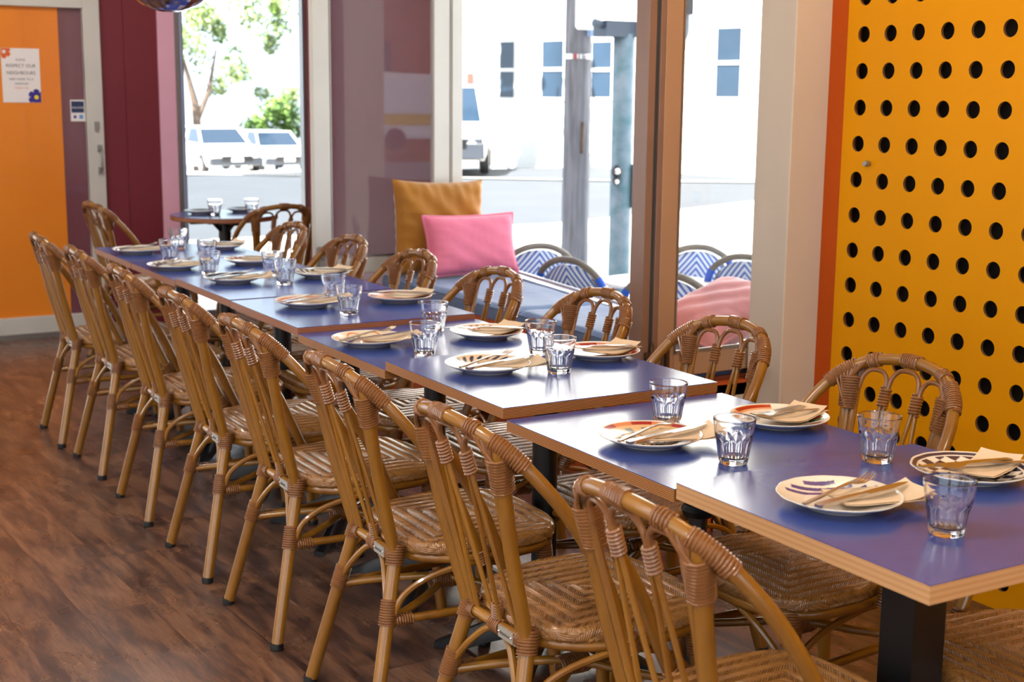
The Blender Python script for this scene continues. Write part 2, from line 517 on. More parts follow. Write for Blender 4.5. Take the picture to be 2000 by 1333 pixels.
# facade wall between the far opening jamb and the end wall
b = MB(); b.poly([(1.715, 4.805), (1.772, 4.805), (2.2, 7.0), (1.955, 6.98)], 0, ZH)
struct('wall_front', b, M['maroon'], smooth=False)
b = MB(); b.poly([(1.50, 2.17), (1.86, 2.17), (1.99, 4.8), (1.70, 4.8)], 2.45, ZH)
b.poly([(1.35, 2.17), (1.83, 2.17), (2.0, 4.8), (1.33, 4.8)], 0, .50)
struct('wall_front_lintel', b, M['beige'], smooth=False)
# left and near walls of the room, near wall with a wide shop window opening
b = MB(); b.box(-4.75, -4.75, 0, -4.6, 7.15, .5); b.box(-4.75, -4.75, 2.3, -4.6, 7.15, CEIL); b.box(-4.75, 3.2, .5, -4.6, 7.15, 2.3); b.box(-4.75, -4.75, .5, -4.6, -3.6, 2.3); b.box(-4.75, -.2, .5, -4.6, .1, 2.3)
struct('wall_left', b, M['wallw'], smooth=False)
b = MB(); b.box(-4.6, -4.75, 0, 1.84, -4.6, .3); b.box(-4.6, -4.75, 2.4, 1.84, -4.6, CEIL); b.box(-4.6, -4.75, .3, -3.9, -4.6, 2.4); b.box(1.0, -4.75, .3, 1.84, -4.6, 2.4)
struct('wall_near', b, M['wallw'], smooth=False)

# ------------------------------------------------------------------ far sliding door
d = thing('door_1', None, None, (0, 0, 0)); d['kind'] = 'structure'
b = MB()
for x0, x1 in ((.478, .575), (-1.15, -1.05)): b.box(x0, 6.95, 0, x1, 7.05, 2.02)
b.box(-1.05, 6.95, 1.90, .478, 7.05, 2.02); b.box(-1.05, 6.95, 0, .478, 7.05, .125)
fr = b.build('door_frame', M['white'], d, smooth=False); bevel(fr, .004)
b = MB(); b.box(-1.15, 6.93, 0, .575, 6.952, .03); b.build('threshold', M['alu'], d, smooth=False)
orange_film = NT('orange_glass_panel')
orange_film.b.inputs['Base Color'].default_value = lin('#F08A00'); orange_film.b.inputs['Roughness'].default_value = .6
orange_film.b.inputs['Coat Weight'].default_value = 1; orange_film.b.inputs['Coat Roughness'].default_value = .03
_v = orange_film.coord(); orange_film.l(orange_film.ramp(orange_film.noise(_v, 1.2, 2), [(.3, lin('#E88000')), (.7, lin('#EC8A02'))]), orange_film.b.inputs['Base Color'])
b = MB(); b.box(-1.05, 6.985, .12, .345, 7.0, 1.905); b.build('orange_panel', orange_film.m, d, smooth=False)
mauve = mat('mauve_glass_panel', '#6E3A48', .5, coat=1, coat_r=.03)
b = MB(); b.box(.345, 6.995, .12, .48, 7.01, 1.905); b.build('mauve_panel', mauve, d, smooth=False)
b = MB(); b.tube([(.545, 6.94, 1.10), (.545, 6.905, 1.08), (.545, 6.90, 1.03), (.545, 6.905, .99), (.545, 6.94, .97)], .006, 8)
b.box(.532, 6.94, 1.08, .558, 6.95, 1.12); b.box(.532, 6.94, .95, .558, 6.95, .99)
b.build('door_handle', M['alu'], d)
b = MB(); b.box(.520, 6.935, 1.205, .545, 6.95, 1.255); b.build('lock', M['alu'], d, smooth=False)

# paper notice on the orange door
def text_obj(txt, size, mat_, parent, loc, rot, name='lettering', align='CENTER', sx=1, font_off=0, ext=.0003):
    cu = bpy.data.curves.new(name, 'FONT'); cu.body = txt; cu.size = size; cu.align_x = align; cu.extrude = ext; cu.offset = font_off
    o = bpy.data.objects.new(name, cu); C.objects.link(o); o.data.materials.append(mat_)
    bpy.context.view_layer.update()
    me = bpy.data.meshes.new_from_object(o.evaluated_get(bpy.context.evaluated_depsgraph_get()))
    bpy.data.objects.remove(o)
    o = bpy.data.objects.new(name, me); C.objects.link(o)
    o.parent = parent; o.location = loc; o.rotation_euler = rot; o.scale = (sx, 1, 1)
    return o
ink = mat('grey_print_ink', '#55504E', .8); ink2 = mat('orange_print_ink', '#E0662E', .8); navy = mat('violet_print_ink', '#3A2F8A', .8)
paper = mat('white_notice_paper', '#EDE7E4', .7); yel = mat('yellow_print_ink', '#EFD432', .8)
t = thing('paper_notice', 'white paper notice with flowers taped to orange door', 'notice', (.128, 6.983, 1.515))
b = MB(); b.box(-.105, -.0015, -.152, .105, .0, .152); b.build('sheet', paper, t, smooth=False)
R90 = (PI/2, 0, 0)
for s_, sz, z in (('PLEASE', .017, .082), ('RESPECT OUR', .026, .046), ('NEIGHBOURS', .026, .006), ('KEEP NOISE TO A', .017, -.026), ('MINIMUM', .017, -.052)):
    text_obj(s_, sz, ink, t, (0, -.002, z), R90)
text_obj('THANK YOU', .013, ink2, t, (0, -.002, -.075), R90)
def petals(cx, cz, r, n, mt, mc, clipx=None):
    b = MB(); pr = r*.42
    for k in range(n):
        a = 2*PI*k/n+.5; px_, pz = cx+math.cos(a)*r*.58, cz+math.sin(a)*r*.58
        pts = [(px_+math.cos(a+w)*pr*(1.15 if abs(math.cos(w)) > .6 else .85), pz+math.sin(a+w)*pr*(1.15 if abs(math.cos(w)) > .6 else .85)) for w in [2*PI*i/14 for i in range(14)]]
        pts = [(max(-.104, min(.104, x)), max(-.151, min(.151, z))) for x, z in pts]
        b.add([(x, -.0021-k*.0001, z) for x, z in pts], [tuple(range(14))])
    b.build('flower_print', mt, t, smooth=False)
    b = MB(); b.add([(cx+math.cos(2*PI*i/14)*r*.28, -.0032, cz+math.sin(2*PI*i/14)*r*.28) for i in range(14)], [tuple(range(14))])
    b.build('flower_centre', mc, t, smooth=False)
petals(-.088, .132, .036, 6, ink2, paper); petals(.078, -.122, .044, 6, navy, yel)

t = thing('door_sticker', 'small navy and white sticker on mauve door glass', 'sticker', (.437, 6.992, 1.318))
b = MB(); b.box(-.041, -.0015, -.062, .041, 0, .062); b.build('backing', paper, t, smooth=False)
b = MB(); b.box(-.036, -.0025, -.012, .036, -.0015, .054); b.build('print_block', mat('navy_print', '#223058', .5), t, smooth=False)
text_obj('WELCOME', .0145, paper, t, (0, -.003, .012), R90)
b = MB(); b.lathe([(0, 0), (.009, 0), (.009, .001), (0, .001)], 12, c=(0, 0, 0)); o = b.build('round_mark', navy, t, loc=(-.017, -.0015, -.036), rot=(PI/2, 0, 0))
b = MB(); b.box(.008, -.0025, -.048, .030, -.0015, -.024); b.build('square_mark', mat('sky_print', '#6A9CC8', .5), t, smooth=False)

# ------------------------------------------------------------------ far window
w3 = thing('window_3', None, None); w3['kind'] = 'structure'
b = MB(); b.box(1.02, 6.98, 0, 1.05, 7.08, 2.45); b.box(1.05, 7.0, 0, 1.078, 7.06, 2.45); b.box(1.078, 7.02, .0, 1.868, 7.06, .08); b.box(1.845, 7.0, 0, 1.868, 7.06, 2.45)
b.build('window_frame', M['alu'], w3, smooth=False)
b = MB(); b.box(1.078, 7.035, .08, 1.845, 7.04, 2.45); b.build('glass_pane', M['pane'], w3, smooth=False)
b = MB(); b.box(1.052, 6.992, 0, 1.066, 7.0, 2.45); b.build('frame_seal', mat('pale_blue_strip', '#B4D4FF', .4), w3, smooth=False)  # pale blue colour stands in for sky reflected on the glass edge

# ------------------------------------------------------------------ folded window leaves
def leaf(name, x0, x1, y, z0, z1, m, stile, bolt=True):
    t = thing(name, None, None, (0, 0, 0)); t['kind'] = 'structure'
    b = MB(); th = .022
    b.box(x0, y-th, z0, x0+stile, y+th, z1); b.box(x1-stile, y-th, z0, x1, y+th, z1)
    b.box(x0+stile, y-th, z0, x1-stile, y+th, z0+.075); b.box(x0+stile, y-th, z1-.07, x1-stile, y+th, z1)
    bevel(b.build('frame', m, t, smooth=False), .003)
    b = MB(); b.box(x0+stile-.004, y-th-.002, z0+.074, x1-stile+.004, y-th+.006, z0+.086); b.box(x0+stile, y-th-.002, z0+.078, x0+stile+.006, y-th+.004, z1-.07)
    b.build('glazing_bead', M['alu'], t, smooth=False)
    b = MB(); b.box(x0+stile, y-.003, z0+.08, x1-stile, y+.003, z1-.07)
    b.build('glass_pane', M['film'] if stile > .07 else M['pane'], t, smooth=False)
    return t
L1 = leaf('window_1', .985, 1.70, 4.75, .585, 2.44, M['white'], .085)
b = MB(); b.box(1.705, 4.73, .50, 1.772, 4.80, 2.45); b.box(1.712, 4.72, .5, 1.72, 4.73, 2.45); b.build('jamb', M['white'], L1, smooth=False)
b = MB(); b.box(1.0, 4.705, .62, 1.03, 4.728, .72); b.tube([(1.012, 4.70, .66), (1.012, 4.67, .70), (1.03, 4.665, .735), (1.055, 4.665, .73), (1.06, 4.67, .70), (1.045, 4.675, .68)], .005, 8)
b.build('drop_bolt', M['alu'], L1)
L2 = leaf('window_2', 1.112, 1.70, 2.2, .545, 2.44, M['frame_tan'], .066)
# second stile folded against it and the dark seal between
b = MB(); b.box(1.048, 2.178, .515, 1.076, 2.25, 2.44); b.box(1.092, 2.178, .515, 1.112, 2.25, 2.44)
b.box(1.048, 2.23, .545, 1.70, 2.25, .60)
bevel(b.build('folded_stile', mat('brown_enamel_frame_paint', '#8A6A5A', .4, var=.1), L2, smooth=False), .002)
b = MB(); b.box(1.074, 2.186, .5, 1.094, 2.244, 2.44); b.build('rubber_seal', mat('grey_rubber_seal', '#3E4244', .6), L2, smooth=False)
rust = mat('worn_bronze_hardware', '#6B5140', .5, .5, var=.5, vscale=30)
b = MB(); b.box(1.138, 2.162, .545, 1.150, 2.18, .665); b.tube([(1.144, 2.16, .662), (1.144, 2.148, .69), (1.160, 2.145, .700), (1.176, 2.148, .695), (1.178, 2.152, .675), (1.165, 2.155, .662)], .004, 8)
b.lathe([(.006, 0), (.006, .13), (.004, .135)], 10, c=(1.083, 2.168, .53)); b.box(1.060, 2.166, .55, 1.078, 2.178, .635)
b.lathe([(.0045, 0), (.0045, .09)], 8, c=(1.124, 2.168, .545))
b.build('drop_bolt', rust, L2)

# ------------------------------------------------------------------ window bench with cushions
b = MB(); b.poly([(1.325, 2.17), (1.36, 2.17), (1.36, 4.98), (1.16, 4.98), (1.16, 4.78), (1.325, 4.78)], 0, .508)
b.poly([(1.36, 2.17), (1.60, 2.17), (1.92, 4.80), (1.36, 4.80)], .46, .508)
struct('trim_bench_seat', b, M['bench_orange'], smooth=False)
b = MB(); b.poly([(1.60, 2.17), (1.66, 2.17), (1.99, 4.80), (1.92, 4.80)], .505, .575); b.poly([(1.645, 2.17), (1.66, 2.17), (1.99, 4.8), (1.975, 4.8)], .57, .585)
struct('trim_sill', b, mat('bright_aluminium_sill', '#C4C8D0', .3, .6), smooth=False)
def bench_cushion(y0, y1, label, grp='slate blue cushions on the window bench'):
    def xb(y): return 1.592+(y-2.17)*.1217
    nx, ny = 22, 44; P = []; z0, z1 = .509, .577
    def pt(u, v, top):
        y = y0+.006+(y1-y0-.012)*v; x0 = 1.322; x1 = xb(y)-.004
        x = x0+(x1-x0)*u
        e = min(u*(x1-x0), (1-u)*(x1-x0), v*(y1-y0), (1-v)*(y1-y0)); d = max(0, 1-e/.025)
        z = (z1-.016*d*d+.0018*math.sin(11*y+5*x)+.0015*math.sin(37*x-9*y)) if top else z0
        return (x, y, z)
    b = MB()
    top = [[pt(i/nx, j/ny, True) for i in range(nx+1)] for j in range(ny+1)]
    b.grid(top)
    rim = [(i, 0) for i in range(nx+1)]+[(nx, j) for j in range(1, ny+1)]+[(i, ny) for i in range(nx-1, -1, -1)]+[(0, j) for j in range(ny-1, 0, -1)]
    R1 = [top[j][i] for i, j in rim]; R3 = [(x, y, z0) for x, y, z in R1]
    cx, cy = sum(p[0] for p in R1)/len(R1), sum(p[1] for p in R1)/len(R1)
    R2 = [(x+(.006 if x > cx+.1 else -.006 if x < cx-.1 else 0), y+(.004 if y > y1-.01 else -.004 if y < y0+.01 else 0), (z+z0)/2) for x, y, z in R1]
    b.grid([R1+[R1[0]], R2+[R2[0]], R3+[R3[0]]][::-1])
    t = thing('bench_cushion', label, 'cushion', (0, 0, 0), group=None)
    b.build('cushion_pad', M['cushion_blue'], t)
    b = MB(); rr = R1+[R1[0]]; b.tube([(x, y, z) for x, y, z in R1], .004, 6, closed=True); b.tube([(x, y, z+.006) for x, y, z in R3], .004, 6, closed=True)
    b.build('piping', M['cushion_blue'], t)
bench_cushion(2.262, 3.43, 'slate blue bench cushion nearest the tan folded window leaf')
bench_cushion(3.44, 4.70, 'slate blue bench cushion under the mustard and pink pillows')

def pillow(name, label, w, h, th, m, loc, rot, piping=None, pucker=.0, cat='pillow', seed=1):
    t = thing(name, label, cat, loc, rot=rot)
    rnd = random.Random(seed); ph = [rnd.uniform(0, 6) for _ in range(6)]
    n = 36
    def P(u, v, sgn):
        x = u*w/2*(1-.07*(1-v*v)*0-.05*(1-abs(u)**3)*0); y = v*h/2
        # sides pull in between the corners
        x *= 1-.07*(1-v*v); y *= 1-.07*(1-u*u)
        e = max(0, (1-u**4)*(1-v**4))
        z = th/2*e**.5*(1+.04*math.sin(9*u+ph[0])*math.cos(7*v+ph[1]))
        z += pucker*.004*math.sin(26*u+ph[2]+3*v)*max(0, abs(v)-.4)*e**.3+pucker*.004*math.sin(24*v+ph[3]+4*u)*max(0, abs(u)-.45)*e**.3+pucker*.003*math.sin(10*(u+v)+ph[4])*e
        return (x, y, sgn*z)
    b = MB()
    for sgn in (1, -1):
        G = [[P(-1+2*i/n, -1+2*j/n, sgn) for i in range(n+1)] for j in range(n+1)]
        if sgn < 0: G = [r[::-1] for r in G]
        b.grid(G)
    b.build('pillow_case', m, t)
    if piping:
        ed = [P(-1+2*i/n, -1, 0) for i in range(n)]+[P(1, -1+2*i/n, 0) for i in range(n)]+[P(1-2*i/n, 1, 0) for i in range(n)]+[P(-1, 1-2*i/n, 0) for i in range(n)]
        b = MB(); b.tube(ed, piping, 8, closed=True); b.build('piping', m, t)
    return t
pillow('throw_pillow', 'large mustard velvet pillow standing behind the pink one', .50, .46, .15, M['mustard'], (1.575, 4.60, .802), (PI/2-.10, .03, .04), pucker=2.2, seed=3)
pillow('throw_pillow', 'pink velvet lumbar pillow with piping against the mustard pillow', .49, .29, .13, M['pink'], (1.665, 4.44, .728), (PI/2-.22, .0, .0), piping=.007, pucker=.5, seed=5)
pillow('throw_pillow', 'dusty pink pillow lying by the tan folded window leaf', .46, .36, .14, M['pale_pink'], (1.63, 2.50, .676), (.10, -.30, .12), piping=.007, pucker=.7, seed=8)

# ------------------------------------------------------------------ bistro chair
def seat_mesh():
    a, bb, n_ = .206, .212, 3.4
    TH = 1300
    th = np.arange(TH)*2*PI/TH; c, s = np.cos(th), np.sin(th)
    rho = 1/((np.abs(c)/a)**n_+(np.abs(s)/bb)**n_)**(1/n_)
    sy = 1-.20*np.clip(-c, 0, 1)**1.0*1.0
    # radial profile: (distance from centre as fraction or offset, z, normal (r,z), unrolled distance)
    prof = []
    NT_ = 190
    for i in range(NT_+1):
        f = i/NT_; prof.append(('f', f, .440+.004*(1-f*f), 0, 1))
    R = .012
    for i in range(1, 9):
        an = PI/2*i/8; prof.append(('o', -R+R*math.sin(an), .440-R+R*math.cos(an), math.sin(an), math.cos(an), R*an))
    for i in range(1, 15):
        d = .012*i/14; prof.append(('o', 0, .428-d, 1, 0, R*PI/2+d))
    for i in range(1, 5):
        an = PI/2*i/4; prof.append(('o', -.010*(1-math.cos(an)), .416-.008*math.sin(an), math.cos(an), -math.sin(an), R*PI/2+.012+.010*an))
    prof.append(('o', -.05, .406, 0, -1, R*PI/2+.068))
    V = []; tone = []
    w = .0150; p = .0064
    rr0 = rho-R
    for q in prof:
        if q[0] == 'f': r = rr0*q[1]; un = r; z, nr, nz = q[2], q[3], q[4]
        else: r = rho+q[1]; un = rr0+q[5]; z, nr, nz = q[2], q[3], q[4]
        x, y = c*r, s*r*sy
        ux, uy = c*un, s*un*sy
        d = np.maximum(np.abs(ux)*1.0, np.abs(uy)); tt = np.where(np.abs(ux) > np.abs(uy), uy, ux)
        band = np.floor(d/w); fr = d/w-band; sl = np.where(band % 2 == 0, 1.0, -1.0)
        ph = (tt+sl*(fr-.5)*w*1.25)/p
        st = np.floor(ph)
        hgt = .0036*np.abs(np.sin(PI*fr))**.28*np.abs(np.sin(PI*(ph-st)))**.9-.0024
        hs = np.sin(st*12.9898+band*78.233)*43758.5; tone.append(hs-np.floor(hs))
        X = x+.028+hgt*nr*c; Y = y+hgt*nr*s; Z = np.full(TH, z)+hgt*nz
        V.append(np.stack([X, Y, Z], 1))
    NP = len(prof); V = np.concatenate(V); tone = np.concatenate(tone)
    i = np.arange(NP-1)[:, None]; k = np.arange(TH)[None, :]; l = (k+1) % TH
    F = np.stack([i*TH+k, (i+1)*TH+k, (i+1)*TH+l, i*TH+l], -1).reshape(-1, 4)
    me = bpy.data.meshes.new('seat'); me.vertices.add(len(V)); me.vertices.foreach_set('co', V.ravel())
    me.loops.add(F.size); me.loops.foreach_set('vertex_index', F.ravel().astype(np.int32))
    me.polygons.add(len(F)); me.polygons.foreach_set('loop_start', np.arange(0, F.size, 4, dtype=np.int32))
    me.polygons.foreach_set('use_smooth', np.ones(len(F), dtype=bool))
    me.update(calc_edges=True); me.validate()
    at = me.attributes.new('tone', 'FLOAT', 'POINT'); at.data.foreach_set('value', tone.astype(np.float32))
    me.materials.append(M['weave'])
    return me

def back_pt(y, z):     # the leaning back plane, slightly curved
    return (-.188-(z-.407)*.30*(1 if z < .9 else 1)+.0+(.030*(y/.2)**2 if z > .6 else .030*(y/.2)**2*(z-.407)/.2), y, z)

def wrapped(parent, pts, R_, r=.003):
    b = MB(); b.wrap(pts, R_, 1, r); return b.build('binding', M['bind'], parent)

def make_chair(label):
    t = thing('bistro_chair', label, 'chair')
    seat = bpy.data.objects.new('seat', seat_mesh()); C.objects.link(seat); seat.parent = t
    # seat frame ring
    b = MB(); pts = []
    for k in range(48):
        th = 2*PI*k/48; c, s = math.cos(th), math.sin(th)
        r = 1/((abs(c)/.196)**3.0+(abs(s)/.204)**3.0)**(1/3.0)
        pts.append((c*r+.028, s*r*(1-.20*max(-c, 0)), .400))
    b.tube(pts, .0125, 10, closed=True); b.tube([(-.190, -.125, .405), (-.190, .125, .405)], .0115, 10)
    fr = b.build('seat_frame', M['pole'], t)

    # rear legs
    for s in (-1, 1):
        b = MB(); A = (-.281, s*.187, .014); Bt = (-.186, s*.112, .425)
        b.tube([A, Bt], .0160, 14)
        lg = b.build('leg', M['pole'], t)
        b = MB(); b.lathe([(.012, 0), (.0172, .001), (.0175, .016), (.0168, .018)], 14, c=(-.284, s*.1895, 0), cap=True); b.build('rubber_foot', M['rubber'], lg)
        def on(f): return tuple(A[i]+(Bt[i]-A[i])*f for i in range(3))
        wrapped(lg, [on(.58), on(.72)], .0180); wrapped(lg, [on(.90), on(1.02)], .0190)
        wrapped(lg, [(-.19, s*.125, .405), (-.19, s*.085, .405)], .0150)
    # front legs
    for s in (-1, 1):
        b = MB(); A = (.207, s*.188, .014); Bt = (.172, s*.166, .405); b.tube([A, Bt], .0155, 14)
        lg = b.build('leg', M['pole'], t)
        b = MB(); b.lathe([(.012, 0), (.0168, .001), (.017, .016), (.0163, .018)], 14, c=(.208, s*.189, 0), cap=True); b.build('rubber_foot', M['rubber'], lg)
        def on(f): return tuple(A[i]+(Bt[i]-A[i])*f for i in range(3))
        wrapped(lg, [on(.80), on(1.0)], .0178); wrapped(lg, [on(.58), on(.70)], .0178)
    # crossed stretchers, curved braces
    b = MB(); zc = .262
    rp = lambda s: (-.281+.095*.62, s*(.187-.075*.62), zc); fp = lambda s: (.207-.035*.62, s*(.188-.022*.62), zc)
    for s in (-1, 1):
        b.tube([rp(s), fp(s)], .0105, 10)
        b.tube(smooth_path([rp(s), (-.12, s*.09, zc+.012), (-.01, 0, zc+.022+.006*s), (.10, -s*.10, zc+.012), fp(-s)], 6), .0095, 10)
    b.build('stretcher', M['pole'], t)
    wrapped(t, [(-.045, 0, zc+.022), (.025, 0, zc+.022)], .021)
    for s in (-1, 1):
        wrapped(t, [(rp(s)[0]+.02, rp(s)[1], zc), (rp(s)[0]+.06, rp(s)[1]+s*.005, zc)], .0125)
    for s in (-1, 1):     # side braces arch from rear leg to seat frame and from front leg
        b = MB(); b.tube(smooth_path([(rp(s)[0]+.012, rp(s)[1]+s*.004, zc+.01), (-.19, s*.158, .325), (-.13, s*.175, .365), (-.02, s*.196, .388), (.08, s*.186, .360), (.14, s*.176, .32), (fp(s)[0]-.012, fp(s)[1], zc+.01)], 5), .0075, 8)
        b.build('brace', M['pole'], t)
    for x0, yy in ((-.222, .125), (.184, .166)):
        b = MB(); xs = -.190 if x0 < 0 else .215
        b.tube(smooth_path([(x0, yy+.01, zc+.015), ((x0+xs)/2, yy*.75, .335), (xs, yy*.35, .382), (xs, 0, .392), (xs, -yy*.35, .382), ((x0+xs)/2, -yy*.75, .335), (x0, -yy-.01, zc+.015)], 5), .0075, 8)
        b.build('brace', M['pole'], t)
    # hoop
    def bp(y, z): return back_pt(y, z)
    half = [(-.020, .226, .395), (-.055, .228, .47), (-.105, .226, .58), (-.165, .219, .677), (-.213, .206, .741), (-.258, .176, .795), (-.291, .130, .829), (-.310, .075, .846), (-.317, .0, .852)]
    path = smooth_path(half+[(x, -y, z) for x, y, z in half[-2::-1]], 6)
    b = MB(); b.tube(path, .0135, 14); hoop = b.build('back_hoop', M['pole'], t)
    b = MB()
    NH = len(path)-1; mid = NH//2
    def seg_(i0, i1): return path[i0:i1+1]
    for c0 in (0, -1, 1):
        wrapped(hoop, seg_(mid-2, mid+2) if c0 == 0 else seg_(mid+c0*9-2, mid+c0*9+1), .0155)
    for s in (-1, 1):
        i0 = mid+s*13; i1 = mid+s*20
        sg = path[min(i0, i1):max(i0, i1)+1]
        wrapped(hoop, sg, .0158); wrapped(hoop, [(-.02, s*.226, .395), (-.035, s*.227, .43)], .0150)
    # posts
    for s in (-1, 1):
        b = MB(); A = Vector((-.190, s*.113, .405)); Z = Vector((-.279, s*.152, .808))
        mid_ = (A+Z)/2
        b.tube([A, mid_+Vector((-.006, 0, 0)), Z], .0145, 12); b.tube([A+Vector((.004, -s*.018, .0)), mid_+Vector((-.002, -s*.020, 0)), Z+Vector((-.006, -s*.022, -.01))], .0085, 8)
        po = b.build('back_post', M['pole'], t)
        b = MB()
        Q = lambda f: A.lerp(Z, f)+Vector((0, -s*.006, 0))
        b.wrap([Q(.79), Q(.97)], lambda f: .0205+.004*f, 8, .0030)
        for j in range(12):      # strands fanning from the hoop down to the post
            ya = s*(.168-.0052*j)
            i = min(range(len(path)), key=lambda q: abs(path[q].y-ya)+(9 if path[q].z < .7 else 0))
            hp = path[i]
            for off in (-.0145, .0145):
                st = hp+Vector((off, 0, -.002)); pp = Q(.80+.012*j)+Vector((off*1.15, s*(-.010+.002*j), 0))
                b.tube([st, st.lerp(pp, .5)+Vector((off*.12, 0, 0)), pp], .0031, 5)
        b.build('binding', M['bind'], po)
    # spindles: two bundles with arched tops
    zb0, zb1 = .765, .810
    def arch(y0, y1, z0, z1):
        ym = (y0+y1)/2
        pts = [back_pt(y0, z0), back_pt(y0+(y1-y0)*.04, z0+(z1-z0)*.55), back_pt(y0+(y1-y0)*.22, z0+(z1-z0)*.92), back_pt(ym, z1), back_pt(y0+(y1-y0)*.78, z0+(z1-z0)*.92), back_pt(y0+(y1-y0)*.96, z0+(z1-z0)*.55), back_pt(y1, z0)]
        return smooth_path([(x+.008, y, z) for x, y, z in pts], 4)
    b = MB()
    b.tube(arch(-.044, .044, .778, .830), .0056, 8); b.tube(arch(.050, .122, .773, .820), .0056, 8); b.tube(arch(-.122, -.050, .773, .820), .0056, 8)
    b.build('spindle_arch', M['bind'], t)
    for s in (-1, 1):
        b = MB()
        T1 = back_pt(s*.047, .783); T1 = (T1[0]+.008, T1[1], T1[2])
        for y_end, dy in ((s*.010, -s*.005), (s*.082, s*.005)):
            b.tube([(T1[0], T1[1]+dy, T1[2]+.004), (T1[0]+.012, T1[1]+dy*1.2, .738), (-.188, y_end, .41)], .0052, 8)
        b.build('spindle', M['bind'] if False else M['pole'], t)
        b = MB(); b.wrap([(T1[0], T1[1], .785), (T1[0]+.013, T1[1], .740)], .0110, 6, .0034, per=10)
        b.build('binding', M['bind'], t)
    wrapped(t, [(-.196, -.008, .455), (-.190, 0, .42)], .010); wrapped(t, [(-.19, -.02, .405), (-.19, .02, .405)], .0145)
    b = MB(); b.box(-.2042, -.082, .393, -.2012, -.026, .4165); pl = b.build('name_plate', M['tag'], t, smooth=False); pl['label'] = 'small silver plate riveted to the rear rail'
    b = MB()
    for yy in (-.077, -.031): b.sphere((-.2048, yy, .405), .003, 8, 6)
    b.build('rivet', M['chrome'], pl)
    tx = text_obj('Interiors', .011, ink, pl, (-.2046, -.054, .401), (PI/2, 0, -PI/2))
    return t

GL = 'rattan chairs along the aisle side of the row'
GR = 'rattan chairs along the window side of the row'
first = make_chair('x')
ord_l = ['rattan chair at the near end of the aisle side, cropped by the bottom edge', 'second rattan chair from the near end of the aisle side', 'third rattan chair from the near end of the aisle side', 'fourth rattan chair from the near end of the aisle side', 'fourth rattan chair from the orange door end, aisle side', 'third rattan chair from the orange door end, aisle side', 'second rattan chair from the orange door end, aisle side', 'rattan chair closest to the orange door on the aisle side']
LEFT = [(.312, -.018), (.926, 0), (1.504, 0), (2.118, 0), (2.688, 0), (3.306, 0), (3.95, 0), (4.49, -.02)]
jit = [0, .01, -.012, .008, .0, -.01, .012, -.02]
for i, (y, dx) in enumerate(LEFT):
    c = first if i == 0 else copy_tree(first)
    c.location = (dx, y, 0); c.rotation_euler = (0, 0, jit[i]); c['label'] = ord_l[i]; c['group'] = GL
ord_r = ['rattan chair mostly cropped by the right edge, seat under the near table', 'rattan chair with its back against the yellow perforated panel', 'rattan chair with its back before the beige pier and tan window frame', 'rattan chair backed by the near end of the blue bench cushion', 'rattan chair backed by the far half of the blue bench', 'rattan chair backed by the pink and mustard pillows', 'rattan chair before the white folded window leaf', 'window side rattan chair at the far end, beside the white door stile']
RIGHT = [(.26, .60), (.862, .545), (1.478, .54), (2.09, .54), (2.665, .51), (3.262, .50), (3.862, .495), (4.49, .49)]
jit = [0, .02, .01, -.01, .015, 0, -.01, 0]
for i, (y, x) in enumerate(RIGHT):
    copy_tree(first, (x, y, 0), PI+jit[i], ord_r[i], GR)
copy_tree(first, (.56, 6.03, 0), .10, 'rattan chair by the orange door, facing the round table', 'rattan chairs at the round table')
copy_tree(first, (1.10, 5.78, 0), PI/2+.05, 'rattan chair seen from behind, drawn up to the round table', 'rattan chairs at the round table')

# ------------------------------------------------------------------ tables
def pedestal(t, r, collar, height, square=False, arms=4, reach=.29):
    b = MB()
    if square: b.box(-r, -r, .10, r, r, height)
    else: b.lathe([(r, .08), (r, height)], 20, cap=True)
    if collar: b.lathe([(r, .0), (r+.012, .004), (r+.018, .018), (r+.012, .03), (r, .034)], 20, c=(0, 0, height*.78))
    b.build('pedestal', M['black'], t)
    b = MB(); b.box(-.14, -.14, height-.012, .14, .14, height); b.box(-.20, -.02, height-.02, .20, .02, height-.008); b.box(-.02, -.20, height-.02, .02, .20, height-.008)
    b.build('mounting_plate', M['black'], t, smooth=False)
    for k in range(arms):
        a = PI/4+k*PI/2+.0
        b = MB(); P = []
        prof = [(.02, .13, .05), (.08, .115, .045), (.15, .085, .040), (.22, .05, .036), (reach, .016, .034)]
        n = 10; rows = []
        for i in range(n+1):
            f = i/n*(len(prof)-1); j = min(int(f), len(prof)-2); w = f-j
            d, h, wd = [prof[j][q]+(prof[j+1][q]-prof[j][q])*w for q in range(3)]
            lo = max(.002, h-.045-.02*(1-i/n)) if i < n-1 else .002
            ca, sa = math.cos(a), math.sin(a)
            def q(off, z): return (ca*d-sa*off, sa*d+ca*off, z)
            rows.append([q(-wd/2, lo), q(-wd/2, h*.8), q(-wd/4, h), q(wd/4, h), q(wd/2, h*.8), q(wd/2, lo)])
        b.grid(rows, closed_u=True); b.add(rows[-1], [(0,1,2,3,4,5)])
        b.build('foot', M['iron'], t)

